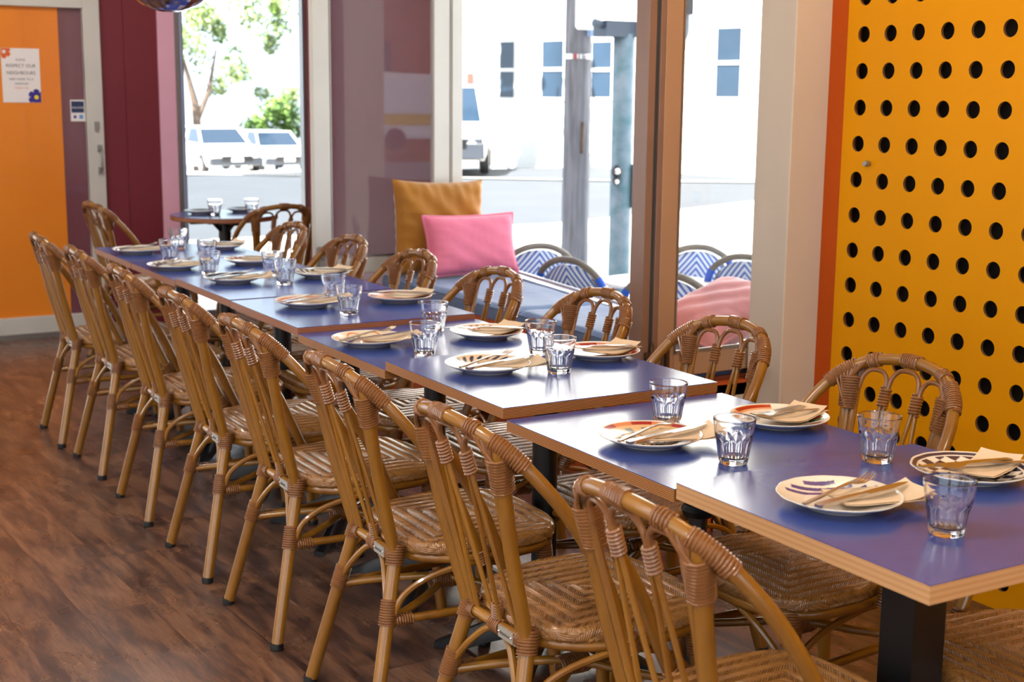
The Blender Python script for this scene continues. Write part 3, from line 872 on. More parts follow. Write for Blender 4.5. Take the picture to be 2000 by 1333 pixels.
TABLES = [  # y0, y1, z top, thickness, material, label
    (0.0, .606, .752, .0300, 'edge_tan', 'blue square table at the near end of the row with pale timber edge', .039, True, False),
    (.612, 1.222, .738, .0240, 'ply', 'blue square table with striped ply edge, second from the near end', .020, False, True),
    (1.238, 1.848, .7615, .0240, 'ply', 'raised blue table with striped ply edge, third from the near end', .032, False, False),
    (1.852, 2.455, .738, .0240, 'ply', 'blue table with striped ply edge, just beyond the raised third table', .032, False, False),
    (2.46, 3.066, .755, .0240, 'edge_red', 'blue table with reddish edge in the middle of the row', .032, False, False),
    (3.07, 3.68, .757, .0240, 'edge_red', 'blue table with reddish edge, third from the far end', .032, False, False),
    (3.686, 4.29, .746, .0240, 'edge_red', 'blue table with reddish edge, second from the far end', .032, False, False),
    (4.296, 4.90, .746, .0240, 'edge_red', 'blue table at the far end of the row by the orange door', .032, False, False)]
def table(y0, y1, z, th, em, label, r, sq, collar):
    t = thing('cafe_table', label, 'table', (.3, (y0+y1)/2, 0), group='blue topped cafe tables pushed into one row')
    hy = (y1-y0)/2
    b = MB(); b.box(-.30, -hy, -th, .30, hy, 0)
    o = b.build('table_top', M[em], t, smooth=False, loc=(0, 0, z-.0012)); bevel(o, .0006, 1)
    b = MB(); b.box(-.30, -hy, 0, .30, hy, .0012); b.build('laminate_surface', M['lam'], o, smooth=False)
    pedestal(t, r, collar, z-th-.0015, sq)
for a in TABLES: table(*a)
def ztab(y):
    for a in TABLES:
        if a[0]-.01 <= y <= a[1]+.005: return a[2]
    return .746
# round table by the far window
t = thing('round_table', 'round blue cafe table standing before the far window', 'table', (1.06, 6.26, 0))
b = MB(); b.lathe([(0, .722), (.296, .722), (.300, .726), (.300, .7488), (0, .7488)], 64); tp = b.build('table_top', M['edge_red'], t)
b = MB(); b.lathe([(0, .7488), (.300, .7488), (.2995, .75), (0, .75)], 64); b.build('laminate_surface', M['lam'], tp)
pedestal(t, .035, False, .72)
b = MB()
for k in range(4):
    a = k*PI/2+.4; b.tube([(.03*math.cos(a), .03*math.sin(a), .66), (.075*math.cos(a), .075*math.sin(a), .70), (.08*math.cos(a), .08*math.sin(a), .719)], .012, 8)
b.build('bracket', M['black'], t)

# ------------------------------------------------------------------ tumblers
def tumbler_mesh():
    S = 120; N = 10; H = .090
    def rout(z): return .0275+(.0425-.0275)*(max(z, 0)/H)**.9
    b = MB(); rows = []
    def facet(th):            # radius factor of a decagon with apothem = 1*cos
        a = (th % (2*PI/N))-PI/N; return math.cos(PI/N)/math.cos(a), abs(a)/(PI/N)
    zs = [0, .0015, .004, .008, .014, .020, .026, .032, .037, .041, .044, .0465, .049, .0515, .054, .058, .064, .072, .080, .086, .0885]
    for z in zs:
        row = []
        for k in range(S):
            th = 2*PI*k/S; fc, ed = facet(th)
            ztop = .0535-.010*ed**2
            w = min(1, max(0, (ztop-z)/.0035)); w = w*w*(3-2*w)
            r = rout(z)
            if z < .002: r -= .0015*(1-z/.002)
            bulge = .0006*math.exp(-((z-ztop-.001)/.003)**2)
            rf = (r+.0006)*fc*.992+ .0000
            row.append(((rf*w+(r+bulge)*(1-w))*math.cos(th), (rf*w+(r+bulge)*(1-w))*math.sin(th), z))
        rows.append(row)
    for dr, z in ((-.0004, .0898), (-.0014, .0903), (-.0023, .0898)):
        rows.append([((rout(H)+dr)*math.cos(2*PI*k/S), (rout(H)+dr)*math.sin(2*PI*k/S), z) for k in range(S)])
    for z in (.086, .078, .066, .056, .050, .044, .036, .028, .020, .015, .0125, .0115):
        w = .0022+.0030*max(0, min(1, (.055-z)/.010)); r = rout(z)-w
        if z < .0155: r -= .004*((.0155-z)/.004)**1.5
        amp = 0
        rows.append([((r+amp*math.cos(N*2*PI*k/S))*math.cos(2*PI*k/S), (r+amp*math.cos(N*2*PI*k/S))*math.sin(2*PI*k/S), z) for k in range(S)])
    rows.append([(.008*math.cos(2*PI*k/S), .008*math.sin(2*PI*k/S), .0105) for k in range(S)])
    b.grid(rows, closed_u=True)
    n = len(b.v); nr = len(rows)
    b.add([(0, 0, .0103)], []); b.add([(0, 0, .0012)], [])
    last = (nr-1)*S
    b.f += [(last+k, last+(k+1) % S, n) for k in range(S)]; b.f += [((k+1) % S, k, n+1) for k in range(S)]; b.mi += [0]*(2*S)
    return b
GP = [(.207, .159), (.212, .704), (.301, 1.037), (.435, .542), (.319, 1.513), (.407, 1.747), (.183, 1.987), (.377, 2.308),
      (.239, 2.626), (.300, 2.894), (.298, 3.333), (.347, 3.588), (.168, 3.791), (.286, 4.185), (.158, 4.286), (.318, 4.693)]
GLAB = ['faceted tumbler nearest the near table corner, beside the striped plate', 'faceted tumbler between the floral plates on the second table, aisle side', 'faceted tumbler close under the raised third table edge', 'faceted tumbler near the chequered plate, in front of the yellow panel chair',
        'front tumbler of the pair on the raised third table', 'rear tumbler of the pair on the raised third table', 'tumbler beside the orange scalloped plate on the fourth table', 'tumbler beside the red striped plate on the fourth table',
        'front tumbler of the pair on the middle table', 'rear tumbler of the pair on the middle table', 'tumbler overlapping another beyond the dark plate, the nearer one', 'tumbler overlapping another beyond the dark plate, the farther one',
        'tumbler in front of its twin by the seventh pair of plates', 'tumbler behind its twin by the seventh pair of plates', 'tumbler at the far table by the orange door, nearer the aisle', 'tumbler at the far table, nearer the window']
g0 = tumbler_mesh().build('tumbler', M['glass'])
g0.data.set_sharp_from_angle(angle=math.radians(28))
for i, (x, y) in enumerate(GP):
    o = g0 if i == 0 else g0.copy()
    if i: C.objects.link(o)
    o.location = (x, y, ztab(y)+.0004); o.rotation_euler = (0, 0, i*.37)
    tag(o, GLAB[i], 'glass', 'faceted tumblers on the row of tables')
for i, (x, y, l) in enumerate([(.985, 6.20, 'tumbler on the round table in front of its left plate'), (1.19, 6.17, 'tumbler on the round table in front of its right plate')]):
    o = g0.copy(); C.objects.link(o); o.location = (x, y, .7504); tag(o, l, 'glass', 'tumblers on the round table')

# ------------------------------------------------------------------ plates
CR = np.array(lin('#E9DFD0')[:3]); 
def col(h): return np.array(lin(h)[:3])
BLU, NAV, RED, ORG, GRN, PNK, BLK, GRY, TEAL, YLW = col('#3C4186'), col('#1B2145'), col('#A3261C'), col('#D9772B'), col('#4E7048'), col('#D88A78'), col('#1F1C22'), col('#8C8C82'), col('#8FA6A4'), col('#DDB060')
BASE = {'floral': col('#E2B680'), 'leaves': col('#E2C8A6'), 'redring': col('#E4AE8A'), 'scallop': col('#E6D4B8'), 'redrays': col('#E6CDB0'), 'pinkwave': col('#E4C4B0')}
def pat(kind, x, y, r, th):      # arrays in metres; r<=R
    R = .122; out = np.tile(BASE.get(kind, CR), (len(x), 1)); q = r/R
    out[q > .955] = CR
    def put(m, c): out[m] = c
    deg = np.degrees(th) % 360
    if kind == 'stripes':
        U = .865*x-.50*y; V = .50*x+.865*y
        for v0, u0, u1 in ((.104, -.052, .014), (.080, -.082, .046), (.056, -.098, .072), (.036, .030, .092)):
            vv = V-(v0-.012+1.6*(U+.06)**2)
            put((np.abs(vv) < .0072) & (q < .94) & (U < u1) & (U > u0), BLU)
    elif kind == 'check':
        put((q > .90) & (q < .97), NAV)
        a = np.floor((x+y*.3+.3)/.026)+np.floor((y-x*.3+.3)/.026); put((a % 2 == 0) & (q < .86), NAV)
        put((q < .34), CR); put((q < .25) & (np.sin(9*th) > .1), ORG)
    elif kind == 'floral':
        put((q > .86) & (q < .97), ORG*.9+.05); put((q > .86) & (q < .97) & (np.floor(deg/26) % 2 == 0), RED)
        put((q > .50) & (q < .78) & (np.sin(13*th) > .25), GRY)
        put((q < .48) & (np.sin(5*th+9*q) > .3), GRN); put((q < .5) & (q > .38) & (np.sin(17*th) > .5), GRN*.6); put((q < .22), PNK)
        put((q > .5) & (q < .85) & (deg > 200) & (deg < 250), TEAL)
    elif kind == 'orange_sweep':
        put((q > .80) & (q < .95) & ((deg > 60) & (deg < 150)), ORG*.7+CR*.3); put((q > .86) & (q < .97) & ((deg > 60) & (deg < 120)), RED)
        put((q > .40) & (q < .62) & (deg > 80) & (deg < 150), GRY); put((q > .6) & (q < .9) & (deg > 240) & (np.sin(8*th) > 0), GRN)
        put((q > .66) & (q < .86) & (deg > 250) & (np.sin(11*th) > .6), RED)
    elif kind == 'leaves':
        ph = (deg*26/360+ (q-.8)*3.0) % 1; put((q > .66) & (q < .93) & (np.abs(ph-.5) < .27*np.sqrt(np.clip(1-((q-.8)/.14)**2, 0, 1))), NAV)
        put((np.abs(q-.52) < .016) & (np.sin(6*th) > -.2), RED)
    elif kind == 'scallop':
        s = np.abs(np.sin(4.5*th)); put(np.abs(q-(.70+.20*s)) < .030, ORG)
        ph = (deg*18/360) % 1; put((np.abs(q-.66) < .045) & (np.abs(ph-.5) < .22), BLK); put((np.abs(q-.45) < .02), RED); put((q < .25), ORG)
    elif kind == 'redrays':
        ph = (deg*30/360) % 1; put((q > .58) & (q < .93) & (np.abs(ph-.5) < .24), RED); put((np.abs(q-.46) < .03) & (np.sin(8*th) > 0), ORG); put((q < .28) & (np.sin(5*th) > 0), GRN)
    elif kind == 'pinkwave':
        s = np.abs(np.sin(3.5*th)); put((q > .62+.12*s) & (q < .9), PNK*.8+CR*.2); put(np.abs(q-(.76+.12*s)) < .022, ORG)
    elif kind == 'redring':
        put((q > .80) & (q < .95) & (np.floor(deg/30) % 2 == 0), RED); put((q > .80) & (q < .95) & (np.floor(deg/30) % 2 == 1), PNK)
    elif kind == 'dark':
        out[:] = NAV*.5+col('#2C4048')*.5; put(q > .965, CR); put((q < .5), col('#9A8C7C'))
    elif kind == 'dots':
        ph = (deg*22/360+(q-.8)*1.2) % 1; put((q > .68) & (q < .93) & (np.abs(ph-.5) < .26), BLK); put((np.abs(q-.55) < .02), GRY)
    elif kind == 'blackdash':
        ph = (deg*20/360+(q-.8)*2) % 1; put((q > .72) & (q < .94) & (np.abs(ph-.5) < .24), BLK)
    elif kind == 'reddash':
        ph = (deg*24/360) % 1; put((q > .76) & (q < .92) & (np.abs(ph-.5) < .3), RED)
    elif kind == 'faint':
        put((q > .72) & (q < .9) & (np.sin(7*th) > 0), PNK*.6+CR*.4)
    elif kind == 'redblue':
        put((q > .70) & (q < .93) & (np.sin(10*th) > .2), RED); put((q > .3) & (q < .55), TEAL)
    return out
def plate_mat():
    k = NT('painted_glazed_plate'); a = k.n('ShaderNodeAttribute', attribute_name='paint'); k.l(a.outputs['Color'], k.b.inputs['Base Color'])
    k.b.inputs['Roughness'].default_value = .18; k.b.inputs['Coat Weight'].default_value = .4; return k.m
M['plate'] = plate_mat()
def plate(kind, x, y, z, rz, label, hi=True, R=.122, scal=0, name='plate', group='painted plates laid along the row'):
    TH = 320 if hi else 120; NR = 64 if hi else 26
    prof = []
    for i in range(NR+1):
        f = i/NR; r = R*f
        zz = .0095 if f < .56 else .0095+.0150*((f-.56)/.44)**1.4
        prof.append((r, zz))
    prof += [(R+.0015, .0250), (R+.002, .0236), (R+.001, .0222), (R*.9, .0160), (R*.74, .0085), (R*.60, .0050), (R*.585, 0), (R*.56, 0), (R*.55, .0040), (0.0, .0040)]
    V = []; F = []; paint = []
    for r, zz in prof:
        th = np.arange(TH)*2*PI/TH; f = r/R
        w = 1+scal*np.clip(f-.5, 0, 1)*2*(np.abs(np.sin(7*th))-.5)
        V.append(np.stack([r*w*np.cos(th), r*w*np.sin(th), np.full(TH, zz)], 1))
        if len(paint) <= NR: paint.append(pat(kind, r*np.cos(th), r*np.sin(th), np.full(TH, r), th))
        else: paint.append(np.tile(CR, (TH, 1)))
    me = bpy.data.meshes.new(name); n = len(prof)
    i = np.arange(n-1)[:, None]; k = np.arange(TH)[None, :]; l = (k+1) % TH
    F = np.stack([i*TH+k, (i+1)*TH+k, (i+1)*TH+l, i*TH+l], -1).reshape(-1, 4)
    me.from_pydata(np.concatenate(V).tolist(), [], F.tolist())
    me.polygons.foreach_set('use_smooth', np.ones(len(me.polygons), dtype=bool))
    a = me.color_attributes.new('paint', 'FLOAT_COLOR', 'POINT'); P = np.concatenate(paint)
    a.data.foreach_set('color', np.concatenate([P, np.ones((len(P), 1))], 1).astype(np.float32).ravel())
    me.materials.append(M['plate']); me.update()
    o = bpy.data.objects.new(name, me); C.objects.link(o); o.location = (x, y, z+.0004); o.rotation_euler = (0, 0, rz); o.scale = (.87, .87, .92)
    return tag(o, label, 'plate', group)

def fork_mesh():
    b = MB(); L = .205; y = []
    P = [(-.105, .0035, .0018), (-.095, .0045, .0018), (-.05, .0038, .0018), (.0, .0030, .0016), (.03, .0036, .0014), (.045, .0085, .0012), (.060, .0115, .0011)]
    zs = [0, 0, .002, .0055, .006, .003, .002]
    rows = [[(x, -w, z-t), (x, -w, z+t), (x, w, z+t), (x, w, z-t)] for (x, w, t), z in zip(P, zs)]
    b.grid(rows, closed_u=True); b.add(rows[0], [(0, 1, 2, 3)]); b.add(rows[-1], [(3, 2, 1, 0)])
    for k in range(4):
        yc = -.0094+k*.00627
        rw = [[(x, yc-w, z-.001), (x, yc-w, z+.001), (x, yc+w, z+.001), (x, yc+w, z-.001)] for x, w, z in ((.0595, .0021, .002), (.075, .0018, .0025), (.092, .0014, .0055), (.100, .0007, .0085))]
        b.grid(rw, closed_u=True); b.add(rw[-1], [(3, 2, 1, 0)])
    return b
def knife_mesh():
    b = MB()
    P = [(-.112, .0060, .0026), (-.106, .0078, .0030), (-.06, .0068, .0032), (-.01, .0055, .0030), (.0, .0048, .0022), (.006, .0085, .0010), (.06, .0098, .0009), (.095, .0080, .0008), (.112, .0020, .0006)]
    rows = [[(x, -w+(.004 if x > .09 else 0), -t), (x, -w+(.004 if x > .09 else 0), t), (x, w, t), (x, w, -t)] for x, w, t in P]
    b.grid(rows, closed_u=True); b.add(rows[0], [(0, 1, 2, 3)]); b.add(rows[-1], [(3, 2, 1, 0)]); return b
fm = fork_mesh().build('fork', M['steel']); km = knife_mesh().build('knife', M['steel'])
bevel(fm, .0006, 1); bevel(km, .0008, 2)
used = {'f': False, 'k': False}
def napkin(x, y, z, rz, label, seed):
    rnd = random.Random(seed); n, m = 18, 12; Lx, Ly = .200, .098
    a1, a2, a3 = rnd.uniform(0, 6), rnd.uniform(0, 6), rnd.uniform(.6, 1.3)
    b = MB()
    def top(u, v, lay):
        X = (u-.5)*Lx*(1 if lay == 0 else .97)+(.0 if lay == 0 else -.002); Y = (v-.5)*Ly*(1 if lay == 0 else .94)
        r = math.hypot(X, Y)
        base = .0278+.0005*math.sin(9*v+a1)+.0022*a3*math.sin(7*u+a2)*max(0, abs(v-.5)-.1)*2
        Z = base+.0020*lay+(.010*a3*max(0, u-.72)**2*12 if lay else -.004*max(0, u-.8)*5)+.003*max(0, v-.8)*5*a3*(lay)
        return X, Y, Z-.0105*(1-min(1, (r/.118)**2))
    for lay in (0, 1):
        T = [[top(i/n, j/m, lay) for i in range(n+1)] for j in range(m+1)]
        Bt = [[(q[0], q[1], q[2]-.0007) for q in row] for row in T]
        b.grid(T); b.grid([r[::-1] for r in Bt])
        ed = T[0]+[r[-1] for r in T[1:]]+T[-1][::-1][1:]+[r[0] for r in T[::-1][1:-1]]
        eb = Bt[0]+[r[-1] for r in Bt[1:]]+Bt[-1][::-1][1:]+[r[0] for r in Bt[::-1][1:-1]]
        b.grid([ed+[ed[0]], eb+[eb[0]]][::-1])
    o = b.build('napkin', M['napkin'], auto=60); o.location = (x, y, z+.0015); o.rotation_euler = (0, 0, rz); o.scale = (.87, .87, .93)
    return tag(o, label, 'napkin', 'folded paper napkins under the cutlery')

SETS = [  # x, y, pattern, side, plate words, fork angle, knife angle
    (.162, .358, 'stripes', 'L', 'blue striped plate by the near table corner', 13, 3),
    (.158, .905, 'floral', 'L', 'red rimmed floral plate on the second table', 18, 7),
    (.172, 1.615, 'leaves', 'L', 'plate rimmed with navy leaf strokes on the raised table', 22, 12),
    (.115, 2.200, 'scallop', 'L', 'orange scalloped plate with black dots on the fourth table', 18, 10),
    (.186, 2.838, 'pinkwave', 'L', 'pink and orange wave plate on the middle table', 16, 8),
    (.153, 3.475, 'dark', 'L', 'dark navy plate on the aisle side', 20, 12),
    (.100, 4.020, 'blackdash', 'L', 'white plate with black dashes near the far end', 20, 10),
    (.115, 4.610, 'faint', 'L', 'faint orange plate nearest the orange door', 15, 8),
    (.500, .372, 'check', 'R', 'navy chequered plate cropped by the right edge', 174, 172),
    (.505, .905, 'orange_sweep', 'R', 'orange rimmed green flowered plate near the beige pier', 186, 192),
    (.520, 1.635, 'redring', 'R', 'orange plate with red rim on the raised table', 172, 168),
    (.468, 2.150, 'redrays', 'R', 'plate with red rays on the fourth table', 168, 164),
    (.500, 2.800, 'redring', 'R', 'pink rimmed plate on the middle table', 170, 166),
    (.495, 3.470, 'dots', 'R', 'plate with black slanted dots', 172, 166),
    (.425, 4.050, 'reddash', 'R', 'plate with red dashes near the white leaf', 172, 168),
    (.485, 4.615, 'redblue', 'R', 'red flecked plate at the far end, window side', 172, 168)]
for i, (x, y, kd, side, lab, fa, ka) in enumerate(SETS):
    z = ztab(y); sg = 1 if side == 'L' else -1
    rzp = 0
    plate(kd, x, y, z, rzp if side == 'L' else rzp, lab, hi=(y < 2.5), scal=.012 if kd in ('stripes', 'check') else 0)
    short = lab.split(' plate')[0] if ' plate' in lab else lab
    n_ang = (math.radians(-12) if side == 'L' else math.radians(22))
    nx, ny = (x+.048, y-.040) if side == 'L' else (x+.030, y-.012)
    napkin(nx, ny, z, n_ang, 'beige paper napkin on the '+lab, i)
    for kind, ang, dx, dy, src, cat in (('f', fa, -.006, -.006, fm, 'fork'), ('k', ka, .014, -.044, km, 'knife')):
        o = src if not used[kind] else src.copy()
        if used[kind]: C.objects.link(o)
        used[kind] = True
        if side == 'R': dx, dy = (-.020, .0) if kind == 'k' else (-.004, -.024)
        o.location = (x+dx, y+dy, z+.0272+(.0035 if kind == 'k' else .0030)); o.rotation_euler = (0, math.radians(-2.0), math.radians(ang))
        tag(o, 'steel %s on the %s' % (cat, lab), cat, 'steel %ss resting on napkins' % cat)
for x, y, kd, lab in ((.945, 6.32, 'dark', 'dark plate at the aisle side of the round table'), (1.20, 6.36, 'dark', 'dark plate at the window side of the round table')):
    plate(kd, x, y, .75, 0, lab, hi=False, R=.108, group='plates on the round table')

# ------------------------------------------------------------------ mirror ball
t = thing('mirror_ball', 'mirrored disco ball hanging at the top edge', 'mirror ball', (-.131, 3.2, 1.864))
b = MB(); b.sphere((0, 0, 0), .171, 44, 26); b.build('ball', mat('violet_mirror_tile', '#B4B4DC', .1, 1.0), t, smooth=False)
b = MB(); b.lathe([(.02, .165), (.02, .20), (.006, .205)], 12); b.tube([(0, 0, .2), (0, 0, CEIL-1.864)], .002, 6); b.build('hanging_wire', M['chrome'], t)

# ------------------------------------------------------------------ added fill lamps and the pier lamp
LAMP_LABELS = ['large round ceiling lamp over the aisle, nearest the near shop window', 'large round ceiling lamp over the aisle beside the near chairs', 'large round ceiling lamp over the aisle before the orange door', 'large round ceiling lamp behind the near end of the tables', 'small round ceiling lamp over the chair at the yellow panel', 'large round ceiling lamp over the round table',
    'small amber ceiling lamp glowing on the beige pier', 'large round ceiling lamp by the left wall, farther one', 'large round ceiling lamp by the left wall, nearer one']
em = NT('lit_lamp_diffuser'); em.b.inputs['Emission Color'].default_value = (1, .9, .75, 1); em.b.inputs['Emission Strength'].default_value = 4
for i, (x, y, p, c) in enumerate(LAMPS):
    r = .16 if p > 15 else .06
    t = thing('ceiling_lamp', LAMP_LABELS[i], 'lamp', (x, y, CEIL), group='round lamps set into the ceiling')
    b = MB(); b.lathe([(r, 0), (r+.02, 0), (r+.02, -.015), (r, -.02), (r-.005, -.012)], 28); b.build('lamp_ring', M['white'], t)
    b = MB(); b.lathe([(0, -.006), (r-.004, -.006)], 28); b.build('diffuser', em.m, t)
    lamp('lamp_light', 'AREA', (0, 0, -.025), energy=p*LAMP_GAIN, color=c, size=2*r, parent=t)

# ------------------------------------------------------------------ outside: ground
def gz(x, y):
    return -.25-max(0, y-26)*.058
b = MB()
xs = [-30, -10, 0, 5, 10, 15, 20, 30, 50]; ys = [-20, 0, 5, 10, 14, 18, 22, 26, 30, 35, 40, 50, 60, 80]
b.grid([[(x, y, gz(x, y)-.02) for x in xs] for y in ys])
o = b.build('ground', M['asphalt'], smooth=False); o['kind'] = 'structure'
near = [(-20, 12.2), (3.86, 13.9), (8.0, 13.9), (11.0, 15.0), (13.2, 15.9), (30, 15.9)]
b = MB(); n = len(near)
v = [(x, y, -.23) for x, y in near]+[(x, -12 if i == 0 or i == n-1 else -12, -.23) for i, (x, y) in enumerate(near)]
b.add(v, [(i, n+i, n+i+1, i+1) for i in range(n-1)]); b.add([(x, y, -.23) for x, y in near]+[(x, y+.02, -.30) for x, y in near], [(i, i+1, n+i+1, n+i) for i in range(n-1)])
# keep the footpath clear of the room's floor
o = b.build('footpath', M['concrete'], smooth=False); o['kind'] = 'structure'
far = [(2, 29.5), (7.15, 26.4), (8.95, 24.9), (11.67, 23.0), (14.9, 20.6), (18, 18.9)]
b = MB()
b.add([(x, y, gz(x, y)+.01) for x, y in far]+[(x+6, y+26, gz(x+6, y+26)+.02) for x, y in far], [(i, i+1, len(far)+i+1, len(far)+i) for i in range(len(far)-1)])
o = b.build('far_footpath', M['concrete'], smooth=False); o['kind'] = 'structure'

# building opposite
t = thing('white_building', 'white rendered building across the street seen through the opening', 'building')
A = Vector((16.0, 30.4, 0)); U = (Vector((17.4, 21.3, 0))-A).normalized(); Nn = Vector((U.y, -U.x, 0)); Nn = -Nn if Nn.x > 0 else Nn
def bq(s0, z0, s1, z1, d0, d1):
    c = [A+U*s+Nn*d for s, d in ((s0, d0), (s1, d0), (s1, d1), (s0, d1))]
    mb = MB(); mb.add([(p.x, p.y, z0) for p in c]+[(p.x, p.y, z1) for p in c], [(0,3,2,1),(4,5,6,7),(0,1,5,4),(1,2,6,5),(2,3,7,6),(3,0,4,7)]); return mb
bq(0.05, -2.0, 24, 16, -6, 0).build('wall', M['render_white'], t, smooth=False)
for s0, s1, z0, z1 in ((1.0, 1.56, 1.32, 2.69), (2.64, 3.42, 1.34, 2.68), (4.43, 5.1, 1.36, 2.62), (8.35, 9.02, 1.40, 2.82), (1.0, 1.56, 4.3, 5.7), (4.43, 5.1, 4.3, 5.7), (11, 11.8, 1.4, 2.8)):
    f = bq(s0-.05, z0-.08, s1+.05, z1+.03, .0, .05).build('window', M['render_white'], t, smooth=False)
    bq(s0, z0, s1, z1, .051, .06).build('pane', M['window_dark'], f, smooth=False)
    bq(s0-.02, (z0+z1)/2-.04, s1+.02, (z0+z1)/2+.03, .06, .09).build('sash_bar', M['render_white'], f, smooth=False)
t = thing('far_house', 'distant pale house glimpsed beside the white mullion', 'building')
b = MB(); b.box(19.5, 42, -3, 22.6, 48, 6); b.build('wall', M['render_white'], t, smooth=False)
for x0, x1, z0, z1 in ((21.35, 21.6, 1.36, 2.1), (21.95, 22.2, 1.36, 2.1), (21.35, 21.65, 2.4, 2.8)):
    b = MB(); b.box(x0, 41.95, z0, x1, 42.0, z1); b.build('window', mat('brown_window', '#7A5A50', .4), t, smooth=False)
b = MB(); b.box(19.4, 41.6, 6, 22.8, 48.2, 6.3); b.build('roof', mat('terracotta_roof', '#C88A6A', .7), t, smooth=False)

# unseen brick building, added to put brown reflections in the window glass
t = thing('street_brick_building', 'brown brick building down the street, mirrored in the window glass', 'building')
b = MB(); b.box(2, -40, -1, 34, -30, 8); b.build('wall', mat('brown_brick', '#A8623A', .8, var=.3, vscale=2), t, smooth=False)
for j in range(7):
    for z0 in (1.0, 4.6):
        b = MB(); b.box(3+j*4.4, -30.0, z0, 4.6+j*4.4, -29.93, z0+2.0); b.build('window', M['window_dark'], t, smooth=False)
t = thing('awning_column', 'beige street column outside, mirrored in the white window leaf', 'column')  # unseen column, added so the white leaf reflects a beige pier
b = MB(); b.box(2.62, 1.0, -.23, 2.95, 1.35, 2.9); bevel(b.build('shaft', M['beige'], t, smooth=False), .01)
b = MB(); b.box(2.58, .96, -.23, 2.99, 1.39, -.05); b.build('plinth', M['beige'], t, smooth=False)
b = MB(); b.poly([(-7, -7), (1.84, -7), (1.84, 2.0), (2.3, 7.5), (2.3, 9), (-7, 9)], CEIL+.15, 7.0)  # unseen storey mass, added to shade the poles and near footpath
o = b.build('wall_upper_storey', M['render_white'], smooth=False); o['kind'] = 'structure'
# poles
t = thing('power_pole', 'weathered grey timber power pole on the footpath', 'pole', (4.66, 8.15, -.23))
b = MB(); b.tube([(0, 0, 0), (0, 0, 5.6)], [.114, .098], 18); b.build('shaft', M['poleswood'], t)
b = MB(); b.lathe([(.112, 1.945), (.114, 1.945), (.114, 1.985), (.112, 1.985)], 20); b.build('metal_band', M['chrome'], t)
b = MB(); b.box(.01, -.16, 2.12, .11, -.09, 2.9); b.build('junction_box', mat('blue_grey_box', '#7E95B8', .5), t, smooth=False)
b = MB(); b.tube([(-.02, -.112, 1.2), (-.015, -.112, 1.45)], .012, 6); b.build('bolt', rust, t)
t = thing('traffic_signal_pole', 'galvanised traffic signal pole with pedestrian button', 'pole', (4.69, 7.55, -.23))
b = MB(); b.lathe([(.084, 0), (.084, 2.12), (.06, 2.15)], 22, cap=True); b.build('shaft', M['galv'], t)
b = MB(); b.box(-.22, -.08, 2.10, .10, .10, 2.22); b.tube([(-.05, -.02, 2.16), (-.30, -.03, 2.2)], .03, 8); b.build('bracket', mat('dark_grey_bracket', '#3B4758', .5), t, smooth=False)
b = MB()
pts = [(.085+.0, 2.9), (.085, 2.12)]
n = 8
out = [(.06+.10*(1-math.cos(PI/2*k/n)), 2.09-.10*math.sin(PI/2*k/n)+.10) for k in range(n+1)]
prof = [(.06, 3.0), (.06, 2.12)]+[(.06+.10*(1-math.cos(PI/2*k/n)), 2.12-.12*math.sin(PI/2*k/n)) for k in range(1, n+1)]+[(.44, 2.0)]+[(.44+.10*math.sin(PI/2*k/n), 2.0+.12*(1-math.cos(PI/2*k/n))) for k in range(1, n+1)]+[(.54, 3.0)]
def plate_xz(pr, y0, y1):
    mb = MB(); m = len(pr); mb.add([(x, y0, z) for x, z in pr]+[(x, y1, z) for x, z in pr], [tuple(range(m)), tuple(range(2*m-1, m-1, -1))]+[(i, m+i, m+(i+1) % m, (i+1) % m) for i in range(m)]); return mb
plate_xz([(x, z) for x, z in prof], -.14, -.12).build('target_board', mat('white_board_edge', '#E6EAF0', .5), t, smooth=False)
plate_xz([(.30+(x-.30)*.84, 2.5+(z-2.5)*.88) for x, z in prof], -.146, -.141).build('board_face', mat('grey_board_face', '#5C6A78', .5), t, smooth=False)
b = MB(); b.box(.13, -.20, 2.28, .50, -.146, 3.0); b.build('signal_box', mat('black_signal', '#1E2936', .5), t, smooth=False)
b = MB(); b.sphere((-.100, -.085, 1.085), .052, 14, 10, (.8, .8, 1.0)); b.sphere((-.105, -.09, 1.02), .042, 14, 10, (.8, .8, 1)); b.build('button_housing', M['iron'], t)
b = MB(); b.sphere((-.125, -.13, 1.09), .026, 12, 8, (1, .5, 1)); b.sphere((-.125, -.125, 1.01), .020, 12, 8, (1, .5, 1)); b.build('push_button', M['chrome'], t)
b = MB(); b.box(.060, -.10, .80, .064, -.05, 1.14); b.box(.045, -.115, .80, .085, -.09, 1.14); b.build('label_plate', mat('grey_label_plate', '#8E9BA3', .5), t, smooth=False)
t = thing('white_sign', 'white street sign back hanging between the two poles', 'sign', (4.52, 7.80, 1.95))
plate_xz([(-.11, 0), (-.09, -.02), (.09, -.02), (.11, 0), (.11, .5), (-.11, .5)], -.01, .01).build('sign_face', mat('white_sign_face', '#F4F5F5', .5), t, smooth=False)
b = MB(); b.tube([(0, .02, .35), (.1, .2, .35)], .015, 8); b.build('sign_arm', M['galv'], t)

